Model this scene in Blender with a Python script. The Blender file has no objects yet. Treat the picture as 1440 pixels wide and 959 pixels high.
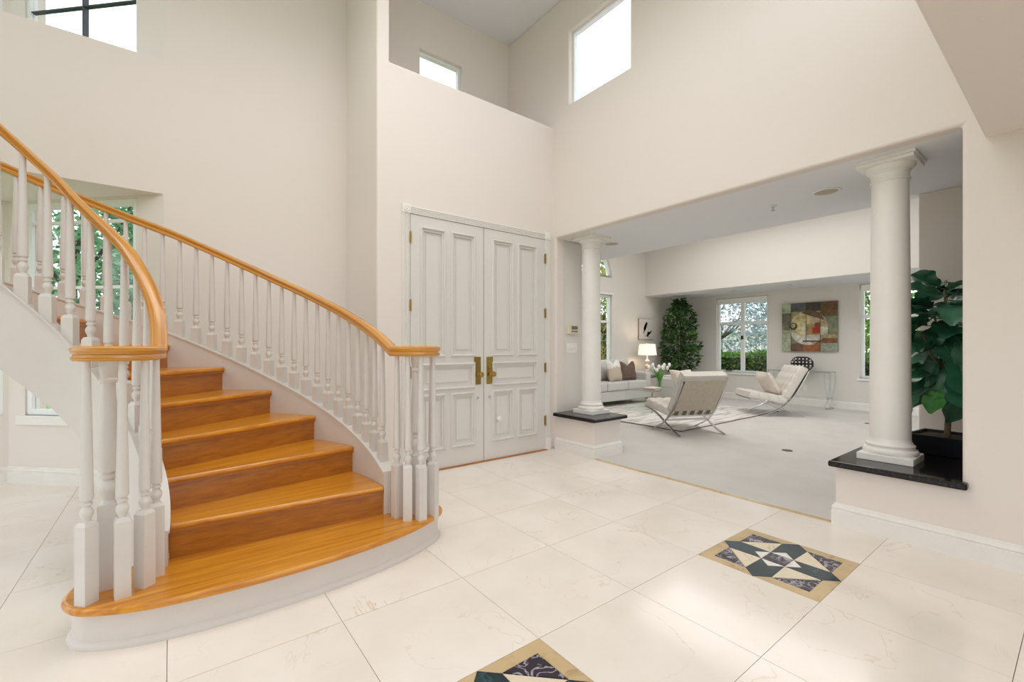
import bpy, bmesh, math, random
from math import sin, cos, pi, radians, sqrt, atan2, hypot
from mathutils import Vector, Matrix
from mathutils.geometry import tessellate_polygon

SC = bpy.context.scene
COL = SC.collection
random.seed(7)

# ------------------------------------------------------------------ camera, sky, light, exposure
CAM_H, CAM_YAW, FOCAL_PX, HORIZON = 1.21, radians(37.55), 628.0, 486.5
cd = bpy.data.cameras.new('camera')
cd.sensor_width = 36.0
cd.lens = FOCAL_PX * 36.0 / 1440.0
cd.shift_y = (HORIZON - 959 / 2) / 1440.0
cd.clip_start = 0.02
cam = bpy.data.objects.new('camera', cd)
cam.location = (0, 0, CAM_H)
cam.rotation_euler = (pi / 2, 0, -CAM_YAW)
COL.objects.link(cam)
SC.camera = cam

w = bpy.data.worlds.new('overcast_sky')
SC.world = w
w.use_nodes = True
bg = w.node_tree.nodes['Background']
bg.inputs[0].default_value = (0.90, 0.95, 1.0, 1)
bg.inputs[1].default_value = 2.0


def area(name, loc, size, power, color, rot=(0, 0, 0), spread=180):
    l = bpy.data.lights.new(name, 'AREA')
    l.shape = 'RECTANGLE'
    l.size, l.size_y = size
    l.energy = power
    l.color = color
    l.spread = radians(spread)
    o = bpy.data.objects.new(name, l)
    o.location = loc
    o.rotation_euler = rot
    COL.objects.link(o)
    return o


# added fill panels under the double-height hall and vaulted sitting room ceilings, not fixtures
area('hall_fill_light', (1.15, 2.1, 5.15), (2.6, 2.6), 45, (1.0, 0.985, 0.965), spread=135)
area('sitting_room_fill_light', (7.0, 3.4, 3.62), (2.5, 3.5), 75, (1.0, 0.97, 0.94))

SC.view_settings.view_transform = 'Standard'
SC.view_settings.look = 'None'
SC.view_settings.gamma = 1.0
SC.view_settings.use_curve_mapping = False
SC.view_settings.exposure = 0.17
cy = SC.cycles
cy.max_bounces = 10
cy.diffuse_bounces = 6
cy.glossy_bounces = 4
cy.transmission_bounces = 8
cy.transparent_max_bounces = 12
cy.caustics_reflective = False
cy.caustics_refractive = False
cy.sample_clamp_indirect = 4.0
cy.use_denoising = True


# ------------------------------------------------------------------ materials
def lin(h):
    if isinstance(h, str):
        h = h.lstrip('#')
        c = [int(h[i:i + 2], 16) / 255 for i in (0, 2, 4)]
    else:
        c = h
    return tuple(x / 12.92 if x <= 0.04045 else ((x + 0.055) / 1.055) ** 2.4 for x in c)


def new_mat(name):
    m = bpy.data.materials.new(name)
    m.use_nodes = True
    nt = m.node_tree
    return m, nt, nt.nodes['Principled BSDF'], nt.nodes, nt.links


def mat(name, col, rough=0.5, metal=0.0, spec=0.5, var=0.0, vscale=8.0, bump=0.0, bscale=60.0, stretch=None, coat=0.0, emit=0.0):
    """plain painted / cast / woven stuff: colour with a gentle noise variation and fine bump"""
    m, nt, b, N, L = new_mat(name)
    c = lin(col)
    b.inputs['Base Color'].default_value = (*c, 1)
    b.inputs['Roughness'].default_value = rough
    b.inputs['Metallic'].default_value = metal
    b.inputs['Specular IOR Level'].default_value = spec
    b.inputs['Coat Weight'].default_value = coat
    if emit:
        b.inputs['Emission Color'].default_value = (*c, 1)
        b.inputs['Emission Strength'].default_value = emit
    tc = N.new('ShaderNodeTexCoord')
    src = tc.outputs['Object']
    if stretch:
        mp = N.new('ShaderNodeMapping')
        mp.inputs['Scale'].default_value = stretch
        L.new(src, mp.inputs[0])
        src = mp.outputs[0]
    nz = N.new('ShaderNodeTexNoise')
    nz.inputs['Scale'].default_value = vscale
    nz.inputs['Detail'].default_value = 4
    L.new(src, nz.inputs['Vector'])
    if var:
        rp = N.new('ShaderNodeValToRGB')
        rp.color_ramp.elements[0].position = 0.3
        rp.color_ramp.elements[1].position = 0.7
        rp.color_ramp.elements[0].color = (*[x * (1 - var) for x in c], 1)
        rp.color_ramp.elements[1].color = (*[min(1, x * (1 + var)) for x in c], 1)
        L.new(nz.outputs[0], rp.inputs[0])
        L.new(rp.outputs[0], b.inputs['Base Color'])
    if bump:
        n2 = N.new('ShaderNodeTexNoise')
        n2.inputs['Scale'].default_value = bscale
        n2.inputs['Detail'].default_value = 3
        L.new(src, n2.inputs['Vector'])
        bp = N.new('ShaderNodeBump')
        bp.inputs['Strength'].default_value = bump
        bp.inputs['Distance'].default_value = 0.01
        L.new(n2.outputs[0], bp.inputs['Height'])
        L.new(bp.outputs[0], b.inputs['Normal'])
    return m


def wood_mat(name, c1, c2, scale, coord='Object', rough=0.28):
    """varnished oak: long streaks along the first axis"""
    m, nt, b, N, L = new_mat(name)
    tc = N.new('ShaderNodeTexCoord')
    oi = N.new('ShaderNodeObjectInfo')
    mp = N.new('ShaderNodeMapping')
    mp.inputs['Scale'].default_value = scale
    va = N.new('ShaderNodeVectorMath')
    va.operation = 'ADD'
    L.new(tc.outputs[coord], mp.inputs[0])
    L.new(mp.outputs[0], va.inputs[0])
    ml = N.new('ShaderNodeMath')
    ml.operation = 'MULTIPLY'
    ml.inputs[1].default_value = 31.0
    L.new(oi.outputs['Random'], ml.inputs[0])
    L.new(ml.outputs[0], va.inputs[1])
    nz = N.new('ShaderNodeTexNoise')
    nz.inputs['Scale'].default_value = 1.0
    nz.inputs['Detail'].default_value = 6
    nz.inputs['Distortion'].default_value = 0.6
    L.new(va.outputs[0], nz.inputs['Vector'])
    rp = N.new('ShaderNodeValToRGB')
    rp.color_ramp.elements[0].position = 0.32
    rp.color_ramp.elements[1].position = 0.68
    rp.color_ramp.elements[0].color = (*lin(c1), 1)
    rp.color_ramp.elements[1].color = (*lin(c2), 1)
    L.new(nz.outputs[0], rp.inputs[0])
    L.new(rp.outputs[0], b.inputs['Base Color'])
    b.inputs['Roughness'].default_value = rough
    b.inputs['Coat Weight'].default_value = 0.25
    b.inputs['Coat Roughness'].default_value = 0.15
    return m


def stone_mat(name, base, vein, vscale, vwidth, rough=0.12, cloud=0.05, random_offset=True, dist=0.8, patch=(.45, .7)):
    """polished stone: clouded body with thin veins"""
    m, nt, b, N, L = new_mat(name)
    tc = N.new('ShaderNodeTexCoord')
    va = N.new('ShaderNodeVectorMath')
    va.operation = 'ADD'
    L.new(tc.outputs['Object'], va.inputs[0])
    if random_offset:
        oi = N.new('ShaderNodeObjectInfo')
        ml = N.new('ShaderNodeMath')
        ml.operation = 'MULTIPLY'
        ml.inputs[1].default_value = 57.0
        L.new(oi.outputs['Random'], ml.inputs[0])
        L.new(ml.outputs[0], va.inputs[1])
    cl = N.new('ShaderNodeTexNoise')
    cl.inputs['Scale'].default_value = 2.6
    cl.inputs['Detail'].default_value = 5
    L.new(va.outputs[0], cl.inputs['Vector'])
    r1 = N.new('ShaderNodeValToRGB')
    c = lin(base)
    r1.color_ramp.elements[0].position = 0.3
    r1.color_ramp.elements[1].position = 0.7
    r1.color_ramp.elements[0].color = (*[c[0] * (1 - cloud), c[1] * (1 - cloud * 1.25), c[2] * (1 - cloud * 1.7)], 1)
    r1.color_ramp.elements[1].color = (*[min(1, x * (1 + cloud * .6)) for x in c], 1)
    L.new(cl.outputs[0], r1.inputs[0])
    vn = N.new('ShaderNodeTexNoise')
    vn.inputs['Scale'].default_value = vscale
    vn.inputs['Detail'].default_value = 6
    vn.inputs['Distortion'].default_value = dist
    L.new(va.outputs[0], vn.inputs['Vector'])
    sb = N.new('ShaderNodeMath')
    sb.operation = 'SUBTRACT'
    sb.inputs[1].default_value = 0.5
    L.new(vn.outputs[0], sb.inputs[0])
    ab = N.new('ShaderNodeMath')
    ab.operation = 'ABSOLUTE'
    L.new(sb.outputs[0], ab.inputs[0])
    r2 = N.new('ShaderNodeValToRGB')
    r2.color_ramp.elements[0].position = 0.0
    r2.color_ramp.elements[1].position = vwidth
    r2.color_ramp.elements[0].color = (1, 1, 1, 1)
    r2.color_ramp.elements[1].color = (0, 0, 0, 1)
    L.new(ab.outputs[0], r2.inputs[0])
    # veins only in patches
    pn = N.new('ShaderNodeTexNoise')
    pn.inputs['Scale'].default_value = vscale * 0.9
    pn.inputs['Detail'].default_value = 2
    L.new(va.outputs[0], pn.inputs['Vector'])
    r3 = N.new('ShaderNodeValToRGB')
    r3.color_ramp.elements[0].position = patch[0]
    r3.color_ramp.elements[1].position = patch[1]
    L.new(pn.outputs[0], r3.inputs[0])
    mu = N.new('ShaderNodeMath')
    mu.operation = 'MULTIPLY'
    L.new(r2.outputs[0], mu.inputs[0])
    L.new(r3.outputs[0], mu.inputs[1])
    mx = N.new('ShaderNodeMix')
    mx.data_type = 'RGBA'
    L.new(mu.outputs[0], mx.inputs[0])
    L.new(r1.outputs[0], mx.inputs[6])
    mx.inputs[7].default_value = (*lin(vein), 1)
    L.new(mx.outputs[2], b.inputs['Base Color'])
    b.inputs['Roughness'].default_value = rough
    return m


def glass_mat(name, tint=(1, 1, 1), refl=1.0):
    m, nt, b, N, L = new_mat(name)
    N.remove(b)
    out = N['Material Output']
    tr = N.new('ShaderNodeBsdfTransparent')
    tr.inputs[0].default_value = (*tint, 1)
    gl = N.new('ShaderNodeBsdfGlossy')
    gl.inputs['Roughness'].default_value = 0.02
    lw = N.new('ShaderNodeLayerWeight')
    pw = N.new('ShaderNodeMath')
    pw.operation = 'POWER'
    pw.inputs[1].default_value = 5.0
    L.new(lw.outputs['Facing'], pw.inputs[0])
    mu = N.new('ShaderNodeMath')
    mu.operation = 'MULTIPLY_ADD'
    mu.inputs[1].default_value = 0.45 * refl
    mu.inputs[2].default_value = 0.035 * refl
    L.new(pw.outputs[0], mu.inputs[0])
    mx = N.new('ShaderNodeMixShader')
    L.new(mu.outputs[0], mx.inputs[0])
    L.new(tr.outputs[0], mx.inputs[1])
    L.new(gl.outputs[0], mx.inputs[2])
    L.new(mx.outputs[0], out.inputs[0])
    return m


def leaf_mat(name, c1, c2, rough=0.45, transl=0.25):
    m, nt, b, N, L = new_mat(name)
    g = N.new('ShaderNodeNewGeometry')
    rp = N.new('ShaderNodeValToRGB')
    rp.color_ramp.elements[0].color = (*lin(c1), 1)
    rp.color_ramp.elements[1].color = (*lin(c2), 1)
    L.new(g.outputs['Random Per Island'], rp.inputs[0])
    L.new(rp.outputs[0], b.inputs['Base Color'])
    b.inputs['Roughness'].default_value = rough
    if transl:
        t = N.new('ShaderNodeBsdfTranslucent')
        L.new(rp.outputs[0], t.inputs[0])
        mx = N.new('ShaderNodeMixShader')
        mx.inputs[0].default_value = transl
        L.new(b.outputs[0], mx.inputs[1])
        L.new(t.outputs[0], mx.inputs[2])
        L.new(mx.outputs[0], N['Material Output'].inputs[0])
    return m


def print_mat(name):
    """flat printed picture: colours come from the print's own colour attribute"""
    m, nt, b, N, L = new_mat(name)
    a = N.new('ShaderNodeVertexColor')
    a.layer_name = 'Col'
    tc = N.new('ShaderNodeTexCoord')
    nz = N.new('ShaderNodeTexNoise')
    nz.inputs['Scale'].default_value = 9
    nz.inputs['Detail'].default_value = 8
    nz.inputs['Roughness'].default_value = 0.75
    L.new(tc.outputs['Object'], nz.inputs['Vector'])
    rp = N.new('ShaderNodeValToRGB')
    rp.color_ramp.elements[0].position = 0.36
    rp.color_ramp.elements[1].position = 0.66
    rp.color_ramp.elements[0].color = (0.35, 0.33, 0.30, 1)
    rp.color_ramp.elements[1].color = (1.25, 1.25, 1.2, 1)
    L.new(nz.outputs[0], rp.inputs[0])
    mx = N.new('ShaderNodeMix')
    mx.data_type = 'RGBA'
    mx.blend_type = 'MULTIPLY'
    mx.inputs[0].default_value = 0.8
    L.new(a.outputs[0], mx.inputs[6])
    L.new(rp.outputs[0], mx.inputs[7])
    L.new(mx.outputs[2], b.inputs['Base Color'])
    b.inputs['Roughness'].default_value = 0.5
    return m


M = {}
M['wall'] = mat('cream_wall_paint', '#E4DCD5', 0.85, spec=0.2, bump=0.05, bscale=140)
M['wall_living'] = mat('living_wall_paint', '#DCD8D2', 0.85, spec=0.2, bump=0.05, bscale=140)
M['ceil'] = mat('ceiling_paint', '#E6E8EC', 0.9, spec=0.15, bump=0.05, bscale=120)
M['trim'] = mat('white_trim_paint', '#E9E6E1', 0.4, spec=0.4, var=0.02)
M['door'] = mat('door_paint', '#DAD6D1', 0.4, spec=0.4)
M['stairwhite'] = mat('stair_white_paint', '#D9D4CF', 0.38, spec=0.4, var=0.02)
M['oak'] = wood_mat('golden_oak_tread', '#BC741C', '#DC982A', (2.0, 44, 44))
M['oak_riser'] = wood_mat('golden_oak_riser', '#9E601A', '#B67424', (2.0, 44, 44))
M['oak_rail'] = wood_mat('golden_oak_rail', '#B4752A', '#DDA248', (1.2, 30, 1), 'UV', 0.25)
M['marble'] = stone_mat('cream_marble', '#EFE7DF', '#DECDBA', 3.2, 0.008, 0.13, 0.055)
M['grout'] = mat('floor_grout', '#B3A28C', 0.9)
M['inlay_cream'] = stone_mat('inlay_cream_marble', '#E6D9C2', '#CDB797', 6, 0.02, 0.14, 0.05)
M['inlay_white'] = stone_mat('inlay_white_marble', '#EDEBE6', '#D0CCC2', 6, 0.02, 0.14, 0.03)
M['inlay_beige'] = stone_mat('inlay_beige_marble', '#CDB58C', '#A98D60', 7, 0.05, 0.16, 0.12)
M['inlay_teal'] = stone_mat('inlay_teal_marble', '#10303F', '#2C5A68', 16, 0.06, 0.14, 0.3)
M['inlay_plum'] = stone_mat('inlay_plum_marble', '#2B2336', '#B4AEBE', 11, 0.05, 0.14, 0.3, dist=1.8, patch=(.3, .5))
M['granite'] = stone_mat('black_granite', '#0F0E10', '#3a3231', 60, 0.12, 0.08, 0.3)
M['granite'].node_tree.nodes['Principled BSDF'].inputs['Specular IOR Level'].default_value = 0.3
M['carpet'] = mat('pale_carpet', '#D5D1CC', 0.95, spec=0.1, var=0.04, vscale=3, bump=0.5, bscale=400)
M['brass'] = mat('aged_brass', '#B0924E', 0.3, 1.0, var=0.12, vscale=30)
M['chrome'] = mat('chrome', '#C9C9C9', 0.12, 1.0)
M['black'] = mat('black_metal', '#1C1B1B', 0.4)
M['planter'] = mat('black_planter', '#1B1D22', 0.4, var=0.1)
M['soil'] = mat('potting_soil', '#4A3A2C', 0.95, bump=0.6, bscale=90)
M['trunk'] = mat('tree_trunk', '#7C6650', 0.85, var=0.25, vscale=30, bump=0.4, bscale=60)
M['bark'] = mat('dark_bark', '#4B3F36', 0.9, var=0.25, vscale=20)
M['fig'] = mat('fig_leaf', '#33694E', 0.28, var=0.45, vscale=7, bump=0.15, bscale=18)
M['fig2'] = mat('fig_leaf_pale', '#5C9476', 0.3, var=0.3, vscale=7)
M['fig3'] = mat('fig_leaf_young', '#3E8A35', 0.35, var=0.3, vscale=7)
M['ficus'] = leaf_mat('ficus_leaves', '#071A0B', '#527E38', 0.3, 0.1)
M['glass'] = glass_mat('window_glass')
M['tableglass'] = glass_mat('table_glass', (0.96, 0.985, 0.975))
M['acrylic'] = glass_mat('clear_acrylic', (0.93, 0.95, 0.95), 2.2)
M['upholstery'] = mat('light_grey_upholstery', '#CBC9C6', 0.9, spec=0.2, bump=0.3, bscale=220)
M['leather'] = mat('ivory_leather', '#D8D2C9', 0.5, var=0.03, vscale=9)
M['leather_back'] = mat('beige_leather_back', '#B9AE9C', 0.55, var=0.08, vscale=5, stretch=(6, 6, 1))
M['strap'] = mat('brown_leather_strap', '#6F6353', 0.6)
M['cushion_beige'] = mat('beige_cushion', '#C5B6A6', 0.9, bump=0.3, bscale=160)
M['cushion_white'] = mat('white_cushion', '#E6E3E0', 0.9, bump=0.3, bscale=160)
M['cushion_brown'] = mat('brown_velvet', '#6B574E', 0.8, var=0.2, vscale=12)
M['cushion_blush'] = mat('ivory_fur', '#DCD2C8', 0.95, var=0.1, vscale=40, bump=0.6, bscale=90)
M['shade'] = mat('lamp_shade', '#FFF3E2', 0.8, emit=0.45)
M['ceramic'] = mat('cream_ceramic', '#D8CDBB', 0.25, var=0.1, vscale=14)
M['rug'] = None
M['print'] = print_mat('picture_print')
M['canvas'] = mat('canvas_edge', '#8B8A80', 0.7)
M['paper'] = mat('pale_picture_ground', '#CFCCC6', 0.7, var=0.05, vscale=14)
M['ink'] = mat('dark_bird_ink', '#3A3C40', 0.7, var=0.3, vscale=60)
M['plastic'] = mat('ivory_plastic', '#DCD2B6', 0.45)
M['plate'] = mat('white_plastic', '#E8E6E2', 0.4)
M['screen'] = mat('keypad_screen', '#5C5F58', 0.3)
M['frame'] = mat('white_window_frame', '#EEF0F0', 0.4)
M['gasket'] = mat('dark_window_gasket', '#3D4348', 0.5)
M['blind'] = mat('white_roller_shade', '#F2F1EE', 0.8)
M['tulip'] = mat('white_tulip', '#F4F1EC', 0.6)
M['stem'] = mat('tulip_leaf', '#5E9A3E', 0.5, var=0.2)
M['book'] = mat('book_cover', '#B59A86', 0.6)
M['sculpt_dark'] = mat('dark_bronze', '#4A4446', 0.3, 0.8)
M['sculpt_white'] = mat('pearl_bead', '#EDEAE6', 0.3)
M['lightwell'] = mat('ceiling_light_lens', '#B9AB96', 0.6)
M['grass'] = mat('lawn_grass', '#6F8F4A', 0.95, var=0.3, vscale=5)
M['pathway'] = mat('garden_paving', '#C9C2B6', 0.9, var=0.05)
M['stucco'] = mat('neighbour_stucco', '#DAD5CC', 0.9)
M['roof'] = mat('neighbour_roof', '#A9A49C', 0.9, var=0.15)
M['bay_leaf'] = leaf_mat('bay_tree_leaves', '#4C8C62', '#B2DDB9', 0.6, 0.5)
M['olive_leaf'] = leaf_mat('grey_olive_leaves', '#6B8289', '#B9C9CC', 0.6, 0.4)
M['bush_leaf'] = leaf_mat('bright_bush_leaves', '#4F8A2C', '#A9D05A', 0.6, 0.4)
M['hedge_leaf'] = leaf_mat('hedge_leaves', '#34661F', '#86B646', 0.6, 0.2)
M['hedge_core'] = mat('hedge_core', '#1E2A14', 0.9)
M['gold_leaf'] = leaf_mat('autumn_leaves', '#5C7A3C', '#C8B25A', 0.6, 0.4)


def rug_mat():
    m, nt, b, N, L = new_mat('pale_streaked_rug')
    tc = N.new('ShaderNodeTexCoord')
    mp = N.new('ShaderNodeMapping')
    mp.inputs['Scale'].default_value = (1.1, 7, 1)
    mp.inputs['Rotation'].default_value = (0, 0, 0.35)
    nz = N.new('ShaderNodeTexNoise')
    nz.inputs['Scale'].default_value = 1.6
    nz.inputs['Detail'].default_value = 7
    nz.inputs['Roughness'].default_value = 0.65
    rp = N.new('ShaderNodeValToRGB')
    rp.color_ramp.elements[0].position = 0.38
    rp.color_ramp.elements[0].color = (*lin('#B4AEA7'), 1)
    rp.color_ramp.elements[1].position = 0.52
    rp.color_ramp.elements[1].color = (*lin('#E3DFDA'), 1)
    L.new(tc.outputs['Object'], mp.inputs[0])
    L.new(mp.outputs[0], nz.inputs['Vector'])
    L.new(nz.outputs[0], rp.inputs[0])
    L.new(rp.outputs[0], b.inputs['Base Color'])
    b.inputs['Roughness'].default_value = 0.95
    return m


M['rug'] = rug_mat()


# ------------------------------------------------------------------ geometry helpers
class MB:
    """collects faces, links them as ONE mesh object"""

    def __init__(s):
        s.v, s.f, s.uv = [], [], {}

    def add(s, verts, faces):
        n = len(s.v)
        s.v += [tuple(p) for p in verts]
        s.f += [tuple(i + n for i in f) for f in faces]
        return s

    def box(s, a, b, T=None):
        x0, y0, z0 = a
        x1, y1, z1 = b
        vs = [(x0, y0, z0), (x1, y0, z0), (x1, y1, z0), (x0, y1, z0), (x0, y0, z1), (x1, y0, z1), (x1, y1, z1), (x0, y1, z1)]
        if T is not None:
            vs = [T @ Vector(p) for p in vs]
        return s.add(vs, [(3, 2, 1, 0), (4, 5, 6, 7), (0, 1, 5, 4), (1, 2, 6, 5), (2, 3, 7, 6), (3, 0, 4, 7)])

    def prism(s, poly, z0, z1, T=None):
        """plan polygon (counter-clockwise) raised from z0 to z1"""
        n = len(poly)
        vs = [(x, y, z0) for x, y in poly] + [(x, y, z1) for x, y in poly]
        if T is not None:
            vs = [T @ Vector(p) for p in vs]
        fs = [tuple(range(n - 1, -1, -1)), tuple(range(n, 2 * n))]
        fs += [(i, (i + 1) % n, n + (i + 1) % n, n + i) for i in range(n)]
        return s.add(vs, fs)

    def lathe(s, prof, seg=16, T=None, cap=True):
        """profile of (r, z) turned about z"""
        vs, fs = [], []
        for r, z in prof:
            for k in range(seg):
                a = 2 * pi * k / seg
                vs.append((r * cos(a), r * sin(a), z))
        for j in range(len(prof) - 1):
            for k in range(seg):
                k2 = (k + 1) % seg
                fs.append((j * seg + k, j * seg + k2, (j + 1) * seg + k2, (j + 1) * seg + k))
        if cap:
            fs.append(tuple(range(seg - 1, -1, -1)))
            fs.append(tuple((len(prof) - 1) * seg + k for k in range(seg)))
        if T is not None:
            vs = [T @ Vector(p) for p in vs]
        return s.add(vs, fs)

    def sweep(s, path, prof, closed=False, up=(0, 0, 1), cap=True, flat=True):
        """profile (lateral, up) carried along a 3-D path; lateral = right of travel; the section stays upright"""
        n, k = len(path), len(prof)
        P = [Vector(p) for p in path]
        upv = Vector(up)
        rings = []
        for i in range(n):
            if closed:
                d0, d1 = P[i] - P[i - 1], P[(i + 1) % n] - P[i]
            else:
                d0 = P[i] - P[i - 1] if i else P[1] - P[0]
                d1 = P[i + 1] - P[i] if i < n - 1 else P[-1] - P[-2]
            r0 = d0.cross(upv).normalized()
            r1 = d1.cross(upv).normalized()
            r = (r0 + r1)
            r = r.normalized() if r.length > 1e-6 else r0
            c = max(0.35, r.dot(r0))
            t = (d0.normalized() + d1.normalized()).normalized()
            u = upv if flat else r.cross(t).normalized()
            rings.append([P[i] + r * (a / c) + u * b for a, b in prof])
        base = len(s.v)
        vs = [p for ring in rings for p in ring]
        fs = []
        m = n if closed else n - 1
        L = 0.0
        for i in range(m):
            j = (i + 1) % n
            dl = (P[j] - P[i]).length
            for q in range(k):
                q2 = (q + 1) % k
                fs.append((i * k + q, j * k + q, j * k + q2, i * k + q2))
                s.uv[len(s.f) + len(fs) - 1] = [(L, q / k), (L + dl, q / k), (L + dl, (q + 1) / k), (L, (q + 1) / k)]
            L += dl
        if cap and not closed:
            fs.append(tuple(range(k)))
            fs.append(tuple((n - 1) * k + q for q in range(k - 1, -1, -1)))
        return s.add(vs, fs)

    def tube(s, path, r, seg=8, cap=True):
        """round bar of radius r (number or list) along a path"""
        P = [Vector(p) for p in path]
        n = len(P)
        rr = r if isinstance(r, (list, tuple)) else [r] * n
        vs, fs = [], []
        prev = None
        for i in range(n):
            t = (P[min(i + 1, n - 1)] - P[max(i - 1, 0)]).normalized()
            if prev is None:
                a = Vector((0, 0, 1)) if abs(t.z) < 0.9 else Vector((1, 0, 0))
                x = t.cross(a).normalized()
            else:
                x = (prev - t * prev.dot(t)).normalized()
            prev = x
            y = t.cross(x)
            for q in range(seg):
                g = 2 * pi * q / seg
                vs.append(P[i] + (x * cos(g) + y * sin(g)) * rr[i])
        for i in range(n - 1):
            for q in range(seg):
                q2 = (q + 1) % seg
                fs.append((i * seg + q, i * seg + q2, (i + 1) * seg + q2, (i + 1) * seg + q))
        if cap:
            fs.append(tuple(range(seg - 1, -1, -1)))
            fs.append(tuple((n - 1) * seg + q for q in range(seg)))
        return s.add(vs, fs)

    def ball(s, c, r, seg=10, rings=6, sc=(1, 1, 1)):
        prof = [(max(1e-4, r * sin(pi * i / rings)), -r * cos(pi * i / rings)) for i in range(rings + 1)]
        return s.lathe(prof, seg, Matrix.Translation(c) @ Matrix.Diagonal((*sc, 1)), cap=False)

    def mesh(s, name, material, smooth=None):
        me = bpy.data.meshes.new(name)
        me.from_pydata(s.v, [], s.f)
        if s.uv:
            ul = me.uv_layers.new(name='UVMap')
            for fi, uvs in s.uv.items():
                p = me.polygons[fi]
                for li, uv in zip(p.loop_indices, uvs):
                    ul.data[li].uv = uv
        bm = bmesh.new()
        bm.from_mesh(me)
        bmesh.ops.recalc_face_normals(bm, faces=bm.faces)
        bm.to_mesh(me)
        bm.free()
        if material:
            me.materials.append(material)
        if smooth is not None:
            me.polygons.foreach_set('use_smooth', [True] * len(me.polygons))
            me.set_sharp_from_angle(angle=radians(smooth))
        me.update()
        return me

    def build(s, name, material, parent=None, smooth=None, bevel=0.0, seg=2):
        return link(name, s.mesh(name, material, smooth), parent, bevel, seg)


def link(name, me, parent=None, bevel=0.0, seg=2, loc=None, rot=None):
    o = bpy.data.objects.new(name, me)
    COL.objects.link(o)
    if parent is not None:
        o.parent = parent
    if loc is not None:
        o.location = loc
    if rot is not None:
        o.rotation_euler = rot
    if bevel:
        b = o.modifiers.new('bevel', 'BEVEL')
        b.width = bevel
        b.segments = seg
        b.limit_method = 'ANGLE'
        b.angle_limit = radians(50)
    return o


def rel(parent_loc, rotz=0.0):
    """world -> local matrix for a thing whose base is at parent_loc"""
    return (Matrix.Translation(parent_loc) @ Matrix.Rotation(rotz, 4, 'Z')).inverted()


def thing(name, label, cat, loc=(0, 0, 0), rotz=0.0, group=None):
    o = bpy.data.objects.new(name, None)
    o.empty_display_size = 0.1
    COL.objects.link(o)
    o.location = loc
    o.rotation_euler = (0, 0, rotz)
    o['label'] = label
    o['category'] = cat
    if group:
        o['group'] = group
    return o


def tag(o, label, cat, group=None):
    o['label'] = label
    o['category'] = cat
    if group:
        o['group'] = group
    return o


def structure(o):
    o['kind'] = 'structure'
    return o


def slab(axis, at, thick, outline, holes=()):
    """wall with real openings. axis 'x': plane x=at, outline in (y,z); 'y': plane y=at, outline in (x,z); 'z': plane z=at, (x,y)."""
    def P(a, b, d):
        return {'x': (at + d, a, b), 'y': (a, at + d, b), 'z': (a, b, at + d)}[axis]
    loops = [list(outline)] + [list(h) for h in holes]
    flat = [p for l in loops for p in l]
    tris = tessellate_polygon([[Vector((a, b, 0)) for a, b in l] for l in loops])
    m = MB()
    n = len(flat)
    vs = [P(a, b, 0) for a, b in flat] + [P(a, b, thick) for a, b in flat]
    fs = [tuple(t) for t in tris] + [tuple(i + n for i in reversed(t)) for t in tris]
    k = 0
    for l in loops:
        for i in range(len(l)):
            j = (i + 1) % len(l)
            fs.append((k + i, k + j, n + k + j, n + k + i))
        k += len(l)
    m.add(vs, fs)
    return m


def rect(a0, b0, a1, b1):
    return [(a0, b0), (a1, b0), (a1, b1), (a0, b1)]


def spline(pts, n=8, closed=False):
    """Catmull-Rom through the points"""
    P = [Vector(p) for p in pts]
    out = []
    m = len(P)
    rng = range(m) if closed else range(m - 1)
    for i in rng:
        if closed:
            p0, p1, p2, p3 = P[i - 1], P[i], P[(i + 1) % m], P[(i + 2) % m]
        else:
            p0, p1, p2, p3 = P[max(i - 1, 0)], P[i], P[i + 1], P[min(i + 2, m - 1)]
        for k in range(n):
            t = k / n
            out.append(0.5 * ((2 * p1) + (p2 - p0) * t + (2 * p0 - 5 * p1 + 4 * p2 - p3) * t * t + (3 * p1 - p0 - 3 * p2 + p3) * t ** 3))
    if not closed:
        out.append(P[-1])
    return out


# ------------------------------------------------------------------ the room shell
XR, YD, YA = 3.605, 3.90, 4.77            # right wall, entry-door wall, stair wall
ZS, ZC, ZO = 2.475, 5.22, 2.367           # opening soffit, hall ceiling, overhang above the camera
XB, YL = 10.25, 6.50                      # living room: far wall, left wall
ZV = 3.72                                 # vaulted living ceiling
XC = 3.05                                 # front face of the neighbouring bay

# floors
T0X, T0Y, TS = 1.215 - 0.61 * 6, 2.007 - 0.61 * 6, 0.61
floor = structure(MB().box((-3.6, -1.9, -0.2), (XR + 0.02, 6.05, -0.012)).build('floor', M['grout']))
carpet = structure(MB().box((XR + 0.02, -1.2, -0.2), (XB + 0.1, YL + 0.1, 0.004)).build('floor_carpet', M['carpet']))
gap = 0.0011
tile_me = MB().box((-TS / 2 + gap, -TS / 2 + gap, -0.012), (TS / 2 - gap, TS / 2 - gap, 0.0)).mesh('tile', M['marble'])
inlay_cells = {}
for i in range(-1, 10):
    for j in range(0, 13):
        x0, y0 = T0X + i * TS, T0Y + j * TS
        x1 = x0 + TS
        if x0 > XR - 0.05:
            continue
        if y0 < -1.2 or y0 > 5.85:
            continue
        cellx, celly = round((x0 - 0.605) / TS), round((y0 - 0.787) / TS)
        if celly == 0 and cellx in (0, 3):
            inlay_cells[cellx] = (x0, y0)
            continue
        if x1 > XR + 0.05:      # cut tiles along the right wall
            me = MB().box((x0 + gap, y0 + gap, -0.012), (XR + 0.005, y0 + TS - gap, 0)).mesh('tile', M['marble'])
            link('tile', me, floor)
            continue
        link('tile', tile_me, floor, loc=(x0 + TS / 2, y0 + TS / 2, 0), rot=(0, 0, random.choice((0, pi))))

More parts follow.
